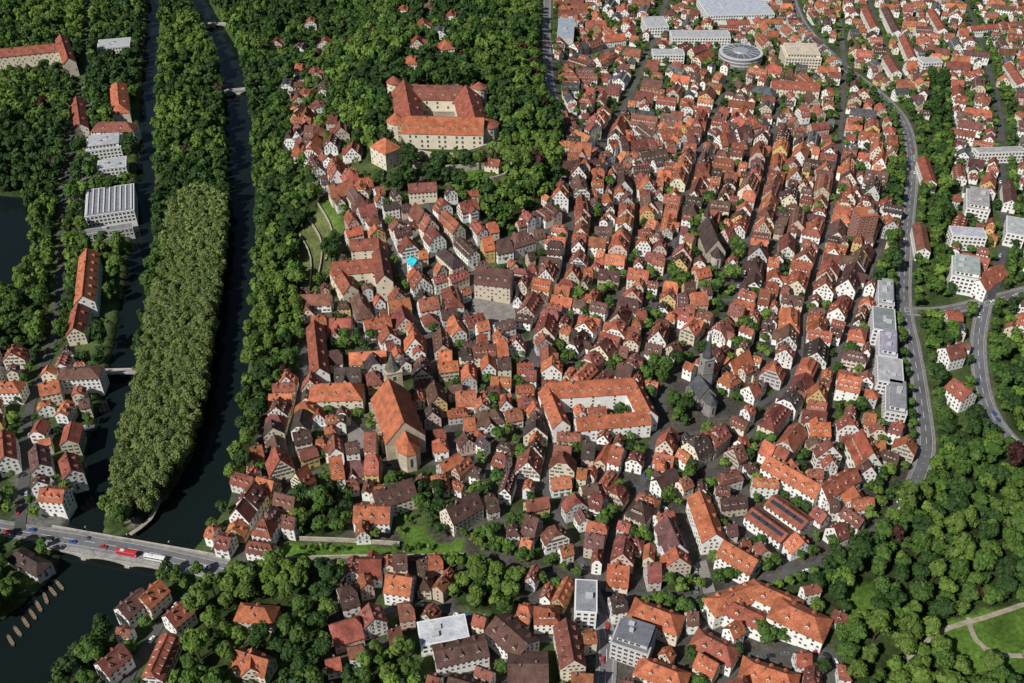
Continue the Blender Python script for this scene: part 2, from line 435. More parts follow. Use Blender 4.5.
def fb(name, phrase, label, cat, u, v, w, d, h, ang, roofc, wallc, group=None, units=2, fh=3.2, setback=False):
    zg = 0
    for _ in range(8):
        x, y = G(u, v, zg+h); zg = .5*zg+.5*hz0(x, y)
    a = math.radians(ang); root = empty(name, (x, y, zg), a); tag(root, label, cat, group)
    obj('wall', mesh_of('wall', box(-w/2,w/2,-d/2,d/2,-4,h,WALL,wallc,False)), root)
    p = box(-w/2-.25,w/2+.25,-d/2-.25,d/2+.25,h,h+.35,PAINT,tuple(k*.9 for k in wallc))
    i = .5
    p += box(-w/2+i,w/2-i,-d/2+i,d/2-i,h+.36,h+.45,STONE,roofc)
    rf = obj('roof', mesh_of('roof', p), root); zt = h+.45
    if setback:
        o_ = 2.4
        up = obj('upper_storey', mesh_of('upper_storey', box(-w/2+o_,w/2-o_*.6,-d/2+o_,d/2-o_*.5,h+.45,h+3.2,WALL,wallc)+box(-w/2+o_-.4,w/2-o_*.6+.4,-d/2+o_-.4,d/2-o_*.5+.4,h+3.2,h+3.45,STONE,roofc)), root)
        for k in range(int((w-6)/3)): obj('upper_window', WIN_BIG, up, (-w/2+o_+1.6+k*3, -d/2+o_-.02, h+1.8))
        zt = h+3.45
    for k in range(units):
        ux = rnd.uniform(-.25,.25)*w; uy = rnd.uniform(-.25,.25)*d; s = rnd.uniform(.9,2.0)
        obj('roof_unit', mesh_of('roof_unit', box(ux-s,ux+s,uy-s*.7,uy+s*.7,zt,zt+rnd.uniform(.8,2.0),PAINT,(.45,.45,.45))), rf)
    n = 0
    for q in range(4):
        ph = q*PI/2
        if not facing(x, y, ph+a): continue
        L = d if q % 2 == 0 else w; o_ = (w if q % 2 == 0 else d)/2+.02
        for f in range(max(1, int(h/fh))):
            m = max(1, int((L-1)/3.0))
            for k in range(m):
                s = ((k+.5)/m-.5)*(L-.8)
                px, py = (o_, s) if q == 0 else (-s, o_) if q == 1 else (-o_, -s) if q == 2 else (s, -o_)
                if n < 95: obj('window', WIN_BIG, root, (px, py, h-(f+.5)*fh-.1), ph+PI/2); n += 1
    mark(x, y, a, w+1, d+1); forecourt(x, y, a, w, d, 16)
    if phrase: anchor(phrase, x, y, zg+h)
    return root
# --- castle
CWALL = (.68,.61,.48)
castle = rb('castle', 'hilltop castle', 'large pale castle of four red roofed wings around a courtyard on the wooded hill', 'castle', [
    (414,85,462,86,20,11,44,BRICK,CWALL,4,1.0,16), (404,80,411,116,24,12,42,RED,CWALL,4,1.0,18), (466,85,475,117,24,11,42,RED,CWALL,4,1.0,18), (402,116,484,118,23,14,42,ORANGE,CWALL,7,1.0,44)], fc=22, winmesh=WIN_CASTLE)
court_m = pip([(395,90),(485,90),(492,150),(392,150)]); nott |= court_m
def tower_part(root, u, v, r, h, hroof, wallc, roofc, n=14):
    zg = 0
    for _ in range(8):
        x, y = G(u, v, zg+h); zg = .5*zg+.5*hz0(x, y)
    t = obj('round_tower', mesh_of('round_tower', cyl(0,0,r,r*.97,-6,h,n,STONE,wallc)), root, (x-root.location.x, y-root.location.y, zg-root.location.z))
    obj('tower_roof', mesh_of('tower_roof', cyl(0,0,r+.5,0,h+.01,h+hroof,n,ROOF,roofc)), t)
    for lev in (3, 7, 11):
        for a in range(-150,-20,40):
            aa = math.radians(a); obj('window', WIN[0], t, (math.cos(aa)*r*.985, math.sin(aa)*r*.985, h-lev), aa+PI/2)
    mark(x, y, 0, 2*r, 2*r); forecourt(x, y, 0, 2*r, 2*r, 16)
tower_part(castle, 487, 124, 10, 16, 5, CWALL, RED); tower_part(castle, 396, 121, 8, 16, 8, CWALL, ORANGE); tower_part(castle, 394, 82, 7, 15, 6, CWALL, RED); tower_part(castle, 479, 87, 7, 14, 5, CWALL, RED)
rb('gatehouse', 'pyramid roofed castle pavilion', 'pale square pavilion with pyramid tile roof just below left of the castle', 'tower', [(384,138,386,139,17,15,42,ORANGE,CWALL,0,0.0,24)])
rb('gate_building', 'castle gate building', 'long cream gate building on the slope in front of the castle', 'house', [(408,184,436,182,10,9,46,BRICK,CREAM,2)])
rb('gate_building', 'castle outwork house', 'small red roofed house on the castle outworks at lower right of the castle', 'house', [(486,158,500,160,9,6,42,RED,CREAM,1)])
# --- college quadrangle etc
rb('college_building', 'white college quadrangle', 'white college with orange roofs and dormers around a leafy courtyard', 'college', [
    (546,383,634,378,13,13,48,ORANGE,WHITE,9,1.0,20),(547,384,562,420,11,12,48,ORANGE,WHITE,3,1.0,16),(634,379,650,410,12,12,48,ORANGE,WHITE,3,1.0,16),(576,418,650,411,11,11,46,ORANGE,WHITE,5,1.0,34)])
rb('seminary_building', 'red roofed seminary', 'red roofed seminary of joined wings above the riverside gardens', 'college', [
    (332,262,382,258,13,13,48,RED,CREAM,5,1.0,30),(378,238,384,275,12,13,48,BRICK,CREAM,3,1.0,20),(336,262,350,285,12,12,48,RED,CREAM,3,1.0,20),(350,240,378,238,11,12,48,RED,CREAM,2,1.0,12)])
rb('town_hall', 'brown roofed town hall', 'tall brown roofed town hall with gabled front on the market square', 'town hall', [(476,266,512,270,15,14,54,BROWN,SAND,4,1.0,40)])
rb('long_hall', 'long orange hall', 'long narrow hall with orange roof pointing away from the river bank trees', 'hall', [(314,320,319,368,12,13,46,RED,WHITE,4)])
rb('parish_house', 'cream parish house', 'broad cream house with orange hipped roof left of the big church', 'house', [(320,384,350,383,15,13,46,ORANGE,CREAM,3,0.0)])
rb('yellow_house', 'yellow gabled house', 'bright yellow gabled house just right of the big church', 'house', [(434,380,438,396,11,12,52,BROWN,YELLOW,1)])
rb('river_villa', 'white villa above lawn', 'white house with broad orange roof standing above the terrace lawn', 'house', [(354,506,390,507,14,8,40,ORANGE,WHITE,3)])
rb('storehouse', 'brown roofed storehouse', 'big brown roofed gabled storehouse behind the terrace lawn', 'house', [(446,508,476,490,13,10,52,BROWN,CREAM,3)])
rb('storehouse', 'dark roofed granary', 'long dark brown roofed granary left of the round courtyard trees', 'house', [(372,492,412,478,13,10,52,BROWN,CREAM,4)])
rb('courtyard_block', 'diagonal orange block', 'long diagonal white block with orange roof in the right old town', 'apartment block', [(768,455,822,486,12,11,44,ORANGE,WHITE,6),(822,487,856,468,11,10,44,RED,WHITE,4)])
HALLS = [(752,508,788,534,12,7,26),(772,496,808,521,12,7,26)]
b1 = rb('market_hall', 'twin solar roof hall', 'low hall of two parallel red roofs carrying narrow dark solar strips', 'hall', [HALLS[0]+(RED,WHITE,0,1.0,30), HALLS[1]+(RED,WHITE,0,1.0,30)])
rb('courtyard_block', 'orange twin block', 'pale block with long orange roof left of the solar roof hall', 'apartment block', [(700,490,716,534,13,10,44,ORANGE,WHITE,3),(724,540,758,560,13,11,44,ORANGE,WHITE,4)])
rb('school_building', 'white school with orange roofs', 'white school with joined orange hipped roofs at lower right of town', 'school', [
    (720,598,752,586,12,10,38,ORANGE,WHITE,3,0.0,26),(762,586,790,598,12,10,38,ORANGE,WHITE,2,0.0,20),(790,606,814,617,16,11,34,ORANGE,WHITE,2,0.0,30),(736,604,762,616,11,9,38,RED,WHITE,2,0.0,16)])
rb('school_building', 'orange roofed annex', 'cream annex with orange hipped roof left of the white school', 'school', [(644,604,670,614,13,9,42,ORANGE,CREAM,3,0.0,36)])
rb('white_villa', 'white villa by the annex', 'white villa with red hipped roof in front of the school', 'house', [(706,636,726,646,12,9,40,RED,WHITE,2,0.0)])
rb('corner_house', 'bottom edge orange villa', 'large house with orange hipped roof at the bottom edge right of centre', 'house', [(756,664,786,674,13,8,42,ORANGE,CREAM,3,0.0)])
rb('corner_house', 'bottom edge red villa', 'house with orange roof at the bottom edge beside the grey office', 'house', [(650,662,676,672,12,8,42,ORANGE,WHITE,2,0.0)])
rb('row_house', 'red terrace by main street', 'tall red roofed terrace along the left side of the bottom street', 'house', [(566,618,574,660,12,11,46,BRICK,CREAM,4)])
rb('clinic_building', 'white hospital block', 'long white block with brown roof at the bottom left of centre', 'hospital', [(434,652,486,640,13,9,30,BROWN,WHITE,3),(496,616,528,644,16,9,32,BROWN,WHITE,3)])
rb('clinic_building', 'bottom edge white block', 'white block with broad brown roof on the bottom edge of the photo', 'hospital', [(508,664,548,664,20,9,26,BROWN,WHITE,0)])
rb('corner_house', 'cream house above hospital', 'cream house with orange roof above the hospital block', 'house', [(386,574,412,578,13,10,46,ORANGE,WHITE,2)])
rb('villa', 'hipped villa in trees', 'house with orange hipped roof among the trees at bottom left', 'house', [(246,606,264,608,11,7,44,ORANGE,SAND,1,0.0)], fc=7)
rb('villa', 'bottom red villa in trees', 'steep red house among dark trees on the bottom edge', 'house', [(236,650,268,660,11,8,48,ORANGE,CREAM,2),(252,648,250,668,10,8,48,ORANGE,CREAM,0)], fc=7)
# near left bank
rb('quay_house', 'white quay house', 'tall white house with orange roof on the river corner left of the bridge', 'house', [(40,488,64,490,11,12,40,ORANGE,WHITE,3)], fc=8)
rb('quay_house', 'red quay house', 'red roofed white riverside house just behind the white quay house', 'house', [(66,452,71,470,11,11,42,RED,WHITE,2)], fc=8)
rb('quay_house', 'brown quay house', 'brown roofed white block beside the street at the left edge', 'house', [(36,444,39,464,11,11,40,BROWN,WHITE,2)], fc=8)
rb('quay_house', 'cream street house', 'cream house with orange roof on the left bank street corner', 'house', [(38,384,58,380,12,10,42,ORANGE,CREAM,2)], fc=8)
rb('quay_house', 'left edge white terrace', 'white terrace with red roof on the left edge', 'house', [(2,430,4,456,11,11,42,RED,WHITE,3)], fc=8)
rb('quay_house', 'left edge orange villa', 'orange hipped white villa farther back on the left edge', 'house', [(2,382,12,382,11,10,38,ORANGE,WHITE,2,0.0)], fc=8)
rb('quay_house', 'dark bridge end house', 'dark roofed low building at the left bridge end below the road', 'house', [(18,552,36,562,10,5,36,DARK,GREYW,1,0.0)], fc=10)
rb('bank_house', 'pool side brown house', 'brown roofed house on the right bank of the pool below the bridge', 'house', [(118,608,142,588,11,9,44,BROWN,WHITE,2)], fc=5)
rb('bank_house', 'pool side orange house', 'orange roofed house next to the pool side brown house', 'house', [(140,598,160,580,11,9,44,ORANGE,CREAM,2)], fc=5)
rb('bank_house', 'pool side red house', 'red roofed white house behind the right bank of the pool', 'house', [(166,616,186,600,11,9,44,RED,WHITE,2)], fc=5)
rb('bank_house', 'lower bank red house', 'red roofed house lower down the right bank near the bottom edge', 'house', [(98,664,122,644,11,9,44,BRICK,WHITE,2)], fc=5)
# left bank
rb('school_building', 'long red school', 'long red roofed school at the top left corner among trees', 'school', [(-10,50,60,43,14,14,42,RED,CREAM,6,1.0,50),(60,34,68,58,13,15,42,RED,CREAM,2,1.0,16)], fc=26)
fb('campus_block', 'grey campus block', 'flat grey campus block right of the long red school', 'office block', 114, 43, 34, 26, 11, 14, LGREY, WHITE)
rb('campus_house', 'upper orange riverside house', 'orange roofed riverside house below the grey campus block', 'house', [(117,82,119,104,16,11,38,ORANGE,CREAM,2,0.0)], fc=24)
rb('campus_house', 'second orange riverside house', 'red roofed house with white front by the left river arm', 'house', [(100,122,126,122,16,11,38,BRICK,WHITE,2,0.0)])
fb('campus_block', 'white riverside institute', 'white stepped institute block by the left river arm', 'office block', 104, 143, 30, 26, 10, 16, LGREY, WHITE, setback=True)
fb('campus_block', 'low white annexe', 'low white annexe right behind the gymnasium', 'office block', 112, 163, 24, 20, 9, 16, LGREY, WHITE)
gym = fb('gymnasium', 'striped flat gymnasium', 'large flat white gymnasium with ribbed roof left of the island', 'sports hall', 110, 200, 38, 46, 12, 17, (.2,.21,.23), WHITE, units=0)
for k in range(9):
    obj('roof_rib', mesh_of('roof_rib', box(-18+k*4.3,-17+k*4.3,-21,21,12.45,13.2,PAINT,(.6,.6,.6))), gym)
fb('campus_block', 'dark lower gym wing', 'dark flat wing in front of the gymnasium', 'sports hall', 108, 229, 38, 8, 7, 17, MGREY, GREYW, units=1)
rb('campus_house', 'long white academy', 'long white building with orange roof left of the river island', 'school', [(87,248,82,296,14,13,42,ORANGE,WHITE,6,1.0,50)], fc=24)
rb('campus_house', 'red roofed lodge', 'small red lodge in front of the long white academy', 'house', [(78,303,73,328,12,9,44,RED,CREAM,2)])
rb('campus_house', 'white riverside villa', 'white villa by the small footbridge over the left river arm', 'house', [(68,369,90,368,13,12,30,BROWN,WHITE,0,0.0)])
rb('campus_house', 'narrow red institute', 'narrow red roofed institute between riverside street and upper orange house', 'house', [(76,96,80,124,12,9,40,RED,CREAM,2)])
# right side
CEN = [('first',886,293,11,30,11,-16,True),('second',884,319,15,27,14,-15,False),('third',888,344,12,28,12,-17,True),('fourth',890,370,16,26,14,-15,False),('fifth',896,398,13,30,11,-17,True)]
for wd, u, v, w, d, h, an, sb in CEN:
    fb('modern_block', 'pale modern block '+{'first':'farthest','second':'second','third':'middle','fourth':'fourth','fifth':'nearest'}[wd]+' in row', wd+' from the top of five pale flat modern blocks along the ring road', 'office block', u, v, w, d, h, an, jit((.3,.31,.33),.3), jit((.66,.66,.65),.1), group='pale modern blocks along the ring road', setback=sb, units=3)
fb('tower_block', 'red brick tower block', 'tall red brick tower block in the right old town', 'tower block', 866, 212, 15, 15, 26, 8, ORANGE, (.3,.09,.05), units=1)
fb('glass_hall', 'top white market hall', 'big flat white hall at the top centre right', 'hall', 735, 6, 80, 60, 12, 4, (.42,.45,.5), WHITE, units=5)
fb('office_block', 'long white top office', 'long flat white office left of the round garage', 'office block', 700, 34, 66, 22, 12, 0, LGREY, WHITE)
fb('office_block', 'beige top office', 'beige flat roofed office right of the round garage', 'office block', 801, 52, 38, 36, 15, -4, SAND, CREAM, units=3, setback=True)
rb('office_hall', 'long red top hall', 'long red roofed hall in front of the beige office', 'hall', [(772,80,820,83,16,9,34,RED,CREAM,3)])
fb('office_block', 'narrow blue grey block', 'narrow blue grey flat block on the far side street', 'office block', 566, 28, 18, 60, 13, -4, (.3,.34,.4), GREYW)
for i, (u, v, w, d, a, ph, lb) in enumerate([(978,200,18,34,-20,'upper white clinic block','upper of two white clinic blocks on the right edge'),(968,232,26,14,-8,'lower white clinic block','lower of two white clinic blocks on the right edge'),
    (966,268,20,28,-20,'grey stepped office block','grey flat office on the right side by the rail line'),(1000,150,44,10,4,'long flat edge block','long pale flat block at the right edge')]):
    fb('office_block', ph, lb, 'office block', u, v, w, d, 11+i % 3*2, a, jit(LGREY,.25), WHITE, setback=(i in (0, 2)))
for k, (u1, v1, u2, v2, rc, w_) in enumerate([(866,6,876,26,RED,'first'),(886,6,898,30,BROWN,'second'),(904,34,914,56,RED,'third'),(888,54,898,70,BRICK,'fourth'),(970,26,998,24,RED,'fifth'),(964,50,990,53,BROWN,'sixth'),(1010,62,1024,82,RED,'seventh'),
        (952,128,976,132,BRICK,'eighth'),(1010,180,1012,200,BROWN,'ninth'),(932,8,944,28,RED,'tenth'),(992,4,1016,7,BROWN,'eleventh'),(924,156,932,180,RED,'twelfth'),(920,222,925,248,BRICK,'thirteenth')]):
    rb('apartment_row', f'{w_} white apartment row', f"long white apartment row, {w_} counted down from the top of the far right quarter", 'apartment block', [(u1,v1,u2,v2,10,9,34,rc,WHITE,0,1.0,40)], group='white apartment rows of the far right quarter', fc=6)
for k, (u, v, w, d, a, lb) in enumerate([(1016,226,14,28,-22,'pale flat block on the right edge beside the curved road'),(655,22,26,34,4,'pale flat block left of the long white office'),(668,52,34,16,0,'small pale flat block in front of the long white office'),(930,60,22,14,6,'pale flat block between the upper apartment rows')]):
    fb('apartment_block', None, lb, 'apartment block', u, v, w, d, 12, a, LGREY, WHITE)
rb('station_house', 'red roofed edge house', 'red roofed white house near the right edge above the road', 'house', [(980,280,1002,264,14,10,42,RED,WHITE,2)])
rb('station_house', 'upper roadside villa', 'red roofed white villa beside the right hand curved road', 'house', [(946,348,962,344,13,10,40,BRICK,WHITE,1)])
rb('station_house', 'lower roadside villa', 'lower red and white villa beside the right hand curved road', 'house', [(954,378,972,392,13,10,40,RED,WHITE,2)])
fb('office_block', 'dark grey office', 'dark grey flat roofed office at the bottom right of the main street', 'office block', 634, 636, 19, 16, 13, -22, (.16,.17,.19), GREYW, setback=True)
fb('office_block', 'slim grey office', 'slim grey flat roofed office on the left of the bottom street', 'office block', 586, 596, 11, 20, 14, -4, (.25,.26,.28), WHITE)
fb('clinic_block', 'light roofed clinic', 'low clinic with pale flat roof at the bottom left of centre', 'hospital', 443, 630, 24, 14, 9, 12, (.5,.52,.55), WHITE)
rb('tarped_house', 'turquoise tarped house', 'small house under a bright turquoise tarpaulin roof in the upper old town', 'house', [(411,255,417,260,8,11,46,(.03,.42,.5),WHITE,0)])
tp = math.tan(math.radians(26))
for hl in HALLS:
    x, y, zg, a, d = ridge(*hl)
    for side in (0, PI):
        for k in range(4):
            yy = -d/2+4.5+k*(d-9)/3
            pz = lambda xx: 7+(6-xx)*tp+.42
            me = mesh_of('solar_panel', [([(1.4,yy-3,pz(1.4)),(3.4,yy-3,pz(3.4)),(3.4,yy+3,pz(3.4)),(1.4,yy+3,pz(1.4))], PAINT, (.015,.02,.04))])
            obj('solar_panel', me, b1, (x-b1.location.x, y-b1.location.y, zg-b1.location.z), a+side)
# --- round garage
x, y = G(741, 52, 11); rg = empty('round_garage', (x, y, 0)); tag(rg, 'round grey parking garage with ringed roof at the top right', 'garage'); mark(x, y, 0, 48, 48); anchor('round garage', x, y, 10)
obj('wall', mesh_of('wall', cyl(0,0,23,23,-3,11,32,STONE,(.2,.2,.22))), rg)
for k, (r0, zz) in enumerate([(23.6,3),(23.6,6.5),(23.6,10.2)]): obj('floor_ring', mesh_of('floor_ring', cyl(0,0,r0,r0,zz,zz+1.1,32,PAINT,(.5,.5,.5))), rg)
obj('roof', mesh_of('roof', cyl(0,0,20,20,11.3,12,32,STONE,(.12,.13,.15))+cyl(0,0,9,8,12,13.5,24,PAINT,(.3,.31,.33))), rg)
for k in range(16):
    me = mesh_of('roof_beam', box(9,20,-.3,.3,12.05,12.5,PAINT,(.4,.4,.4))); obj('roof_beam', me, rg, (0,0,0), k*PI/8)
# --- churches
def church(name, label, phrase, nu, w, he, pitch, roofc, stonec, tower, tw, th, sp, spc, choir):
    cx, cy, zg, a, d = ridge(*nu, w, he, pitch)
    root = empty(name, (cx, cy, zg), a); tag(root, label, 'church')
    S = spec(w, d, he, pitch, roofc, stonec, 1.0, 0, dorm=0, chim=0)
    obj('nave_wall', mesh_of('nave_wall', [(p, STONE if m == WALL else m, c) for p, m, c in wall_polys(S)]), root)
    obj('nave_roof', mesh_of('nave_roof', roof_polys(S)), root)
    s = -1 if math.cos(a) > 0 else 1
    cwid, cl = choir
    y0 = s*d/2; y1 = s*(d/2+cl); h2 = he*.98; hw = cwid/2; zr = h2+hw*1.25
    ring = [(-hw,y0),(-hw,y1),(-hw*.45,y1+s*hw*.7),(hw*.45,y1+s*hw*.7),(hw,y1),(hw,y0)]
    polys = []; rp = []
    for i in range(5):
        p, q = ring[i], ring[i+1]
        polys.append(([(p[0],p[1],-4),(q[0],q[1],-4),(q[0],q[1],h2),(p[0],p[1],h2)], STONE, stonec))
    k = 1.06
    rg_ = [(p[0]*k, p[1]+(s*.4 if i in (1,2,3,4) else 0), h2-.1) for i, p in enumerate(ring)]
    rp.append(([rg_[0],rg_[1],(0,y1,zr),(0,y0,zr)], ROOF, roofc)); rp.append(([rg_[4],rg_[5],(0,y0,zr),(0,y1,zr)], ROOF, roofc))
    for i in (1,2,3): rp.append(([rg_[i],rg_[i+1],(0,y1,zr)], ROOF, roofc))
    obj('choir_wall', mesh_of('choir_wall', polys), root); obj('choir_roof', mesh_of('choir_roof', rp), root)
    n = max(3, int(d/7))
    for sd in (1,-1):
        for i in range(n):
            yy = -d/2+(i+.5)*d/n
            obj('church_window', WIN_TALL, root, (sd*(w/2+.03), yy, he*.52), PI/2 if sd > 0 else -PI/2)
            yb = -d/2+i*d/n
            obj('buttress', mesh_of('buttress', box(w/2-.1,w/2+1.7,yb-.5,yb+.5,-3,he*.8,STONE,tuple(q*.92 for q in stonec)) if sd > 0 else box(-w/2-1.6,-w/2,yb-.5,yb+.5,-3,he*.8,STONE,tuple(q*.92 for q in stonec))), root)
    for sd in (1,-1):
        obj('church_window', WIN_TALL, root, (sd*(hw+.03), (y0+y1)/2, h2*.52), PI/2 if sd > 0 else -PI/2)
    ang = math.atan2(s, 0)
    obj('church_window', WIN_TALL, root, (0, y1+s*hw*.7+s*.04, h2*.52), ang+PI/2)
    tx, ty = tower; ty = ty*s
    t = tw/2; tws = obj('tower', mesh_of('tower', box(-t,t,-t,t,-4,th,STONE,stonec)+box(-t-.3,t+.3,-t-.3,t+.3,th*.62,th*.62+.5,STONE,tuple(q*.9 for q in stonec))+box(-t-.4,t+.4,-t-.4,t+.4,th,th+.7,STONE,stonec)), root, (tx, -(d/2)*s+ty, 0))
    obj('spire', mesh_of('spire', cyl(0,0,t*1.02,t*.62,th+.7,th+sp*.3,8,ROOF,spc)+cyl(0,0,t*.62,0,th+sp*.3+.01,th+sp,8,ROOF,spc)), tws)
    for q in range(4):
        ph = q*PI/2; obj('belfry_window', WIN_BIG, tws, (math.cos(ph)*(t+.03), math.sin(ph)*(t+.03), th-4), ph+PI/2, (1,1,2.2))
    mark(cx, cy, a, w+5, d+4*cl)
    anchor(phrase, cx, cy, zg+he); return root
church('collegiate_church', 'huge church with steep orange roof and stone tower in the middle of the old town', 'big orange roofed church', (388,378,404,422), 24, 14, 50, ORANGE, (.5,.44,.33), (-4,-4.5), 10, 31, 14, (.12,.115,.09), (13,9))
church('stone_church', 'dark grey stone church with pointed slate tower right of the college', 'dark grey stone church', (699,374,709,388), 12, 10, 50, SLATE, (.27,.26,.24), (-5,-1), 7, 29, 20, SLATE, (8,6))
church('small_church', 'old church with steep dark brown roof in the upper right old town', 'steep brown roofed church', (708,216,718,240), 15, 10, 56, DARK, (.42,.38,.3), (0,-3), 6, 19, 14, DARK, (9,5))
# ------------------------------------------------------------------ streets
STREETS = [
 ('main',[(786,-25),(800,20),(838,62),(880,95),(905,125),(912,170),(907,230),(904,300),(913,350),(921,400),(926,450),(912,490)],8),
 ('main',[(905,312),(940,312),(985,302),(1050,285)],8),
 ('main',[(985,302),(978,345),(985,400),(1010,440),(1060,480)],8),
 ('main',[(-40,522),(20,532),(75,540),(150,553),(225,570)],8),
 ('main',[(548,-25),(547,50),(556,105),(585,140),(610,160)],7),
 ('lane',[(672,-25),(655,40),(630,95),(606,135),(602,158)],6),
 ('lane',[(610,160),(632,185),(636,230),(622,290),(600,340),(575,368)],4),
 ('lane',[(566,180),(572,225),(560,285),(535,330),(528,365)],3.5),
 ('lane',[(700,150),(685,200),(672,250),(655,310),(640,362)],3.5),
 ('lane',[(780,95),(770,150),(762,190),(748,240),(735,300),(700,345),(668,380),(655,440),(640,490),(612,540),(600,590)],4),
 ('lane',[(845,68),(838,160),(825,235),(805,310),(795,370),(755,430),(700,475)],4),
 ('lane',[(880,250),(850,320),(832,380),(828,430),(850,480),(880,522)],4),
 ('lane',[(430,215),(450,250),(472,285)],3.5),
 ('lane',[(510,325),(535,360),(538,400),(552,440),(545,490),(570,540),(596,590)],4),
 ('lane',[(430,350),(444,420),(458,460),(500,480),(545,490)],3.5),
 ('lane',[(378,215),(400,270),(420,330),(430,350)],3.5),
 ('lane',[(310,330),(300,400),(290,440),(300,475)],3),
 ('lane',[(240,566),(262,525),(300,480),(345,468),(400,466),(458,460)],4),
 ('lane',[(700,475),(740,480),(752,520),(790,570)],4),
 ('lane',[(640,490),(672,520),(690,560),(700,598)],4.5),
 ('lane',[(610,160),(700,150),(776,130),(842,122)],4),
 ('lane',[(636,230),(700,258),(750,240),(825,250)],3.5),
 ('lane',[(618,300),(690,305),(735,300),(805,310)],3),
 ('lane',[(655,440),(720,430),(790,385)],3.5),
 ('lane',[(548,62),(620,48),(690,70),(780,98),(843,92)],6),
 ('lane',[(735,-25),(668,8)],5),
 ('lane',[(860,-25),(880,40),(905,85)],6),
 ('lane',[(955,-25),(985,60),(1000,120),(1002,180),(1005,240),(990,300)],6),
 ('lane',[(940,110),(1000,118),(1050,112)],5),
 ('lane',[(900,20),(940,24),(985,30),(1050,20)],5),
 ('lane',[(20,532),(26,470),(30,410),(52,345),(60,290),(64,220),(74,150),(88,60),(92,-25)],6),
 ('lane',[(32,430),(70,432),(95,428)],5),
 ('lane',[(340,625),(420,605),(450,612),(540,640),(604,632)],4.5),
 ('lane',[(110,720),(150,640),(195,592),(232,572)],5),
 ('lane',[(835,720),(828,655),(770,655),(735,668),(700,720)],5),
 ('lane',[(430,215),(420,180),(430,160)],3.5),
 ('lane',[(840,20),(845,68)],5), ('lane',[(700,150),(720,100),(740,75)],4),
 ('lane',[(572,225),(520,240),(472,250)],3), ('lane',[(528,365),(480,370),(436,372)],3),
 ('lane',[(570,540),(520,520),(470,530)],3), ('lane',[(640,490),(590,470),(548,470)],3),
 ('lane',[(912,490),(880,527),(838,557),(790,575),(700,600),(655,597),(607,603)],6),
 ('lane',[(225,570),(300,566),(380,562),(470,560),(545,578),(590,592)],5.5),
 ('main',[(590,592),(606,640),(602,720)],7.5),
]
SW = []
for kind, px, w in STREETS:
    SW.append((kind, [gp(*p) for p in px], w, px))
road_m = np.zeros(X.shape, bool)
for i, (kind, pts, w, px) in enumerate(SW):
    line_mask(road_m, pts, w/2+(1.5 if kind == 'main' else .1))
    if i not in (42, 43, 33): line_mask(nott, pts, w/2+(9 if i == 4 else 4.0 if kind == 'main' else 3.5))
line_mask(nott, [G(*p, -3) for p in LC], [k+5 for k in LCW]); line_mask(nott, [G(*p, -3) for p in RC], [k+2 for k in RCW])
squares = [[(474,292),(512,298),(518,325),(496,335),(470,315)], [(350,418),(372,440),(366,458),(345,452)], [(690,565),(706,560),(716,595),(695,600)]]
for s in squares: road_m |= pip(s)
occ |= road_m
def smooth_line(pts, step=6.0):
    out = []
    n = len(pts)
    for i in range(n-1):
        p0 = pts[max(0,i-1)]; p1 = pts[i]; p2 = pts[i+1]; p3 = pts[min(n-1,i+2)]
        L = math.hypot(p2[0]-p1[0], p2[1]-p1[1]); k = max(1, int(L/step))
        for j in range(k):
            t = j/k
            out.append(tuple(.5*((2*p1[q])+(-p0[q]+p2[q])*t+(2*p0[q]-5*p1[q]+4*p2[q]-p3[q])*t*t+(-p0[q]+3*p1[q]-3*p2[q]+p3[q])*t**3) for q in (0,1)))
    out.append(pts[-1][:2]); return out
def strip(mb, line, o0, o1, dz, m, col, skip=None):
    L = []; R = []
    for i, p in enumerate(line):
        a = line[max(0,i-1)]; b = line[min(len(line)-1,i+1)]; dx, dy = b[0]-a[0], b[1]-a[1]; l = math.hypot(dx,dy)+1e-9; nx, ny = -dy/l, dx/l
        q = (p[0]+nx*o0, p[1]+ny*o0); r = (p[0]+nx*o1, p[1]+ny*o1)
        L.append((q[0],q[1],hz0(*q)+dz)); R.append((r[0],r[1],hz0(*r)+dz))
    for i in range(len(line)-1):
        if skip and skip(i): continue
        mb.poly([R[i],R[i+1],L[i+1],L[i]] if o1 < o0 else [L[i],L[i+1],R[i+1],R[i]], m, col)
mk = MB(); pv = MB(); SMOOTH = []
for i, (kind, pts, w, px) in enumerate(SW):
    line = smooth_line(pts); SMOOTH.append((kind, line, w))
    b = MB(); dz = .16+.007*i
    strip(b, line, w/2, -w/2, dz, ASPH, jit((.09,.087,.083) if kind == 'lane' else (.15,.15,.155), .15))
    o = obj('road' if kind == 'main' else 'street', b.mesh('road')); tag(o, kind='structure')
    if kind == 'main':
        for s in (1,-1):
            strip(pv, line, s*(w/2+1.5), s*w/2, dz+.12, STONE, (.22,.21,.2))
            strip(mk, line, s*(w/2-.35), s*(w/2-.5), dz+.012, PAINT, (.7,.7,.68))
        strip(mk, line, .1, -.1, dz+.012, PAINT, (.75,.75,.72), skip=lambda k: k % 2)
tag(obj('pavement', pv.mesh('pavement')), kind='structure'); tag(obj('road_marking', mk.mesh('road_marking')), kind='structure')
for k, s in enumerate(squares):
    b = MB(); P = [gp(*p) for p in s]; b.poly([(p[0],p[1],hz0(*p)+.13) for p in P][::-1], STONE, (.24,.22,.2)); tag(obj('paved_square', b.mesh('paved_square')), kind='structure')
x, y = gp(492,312); anchor('market square', x, y, 0)
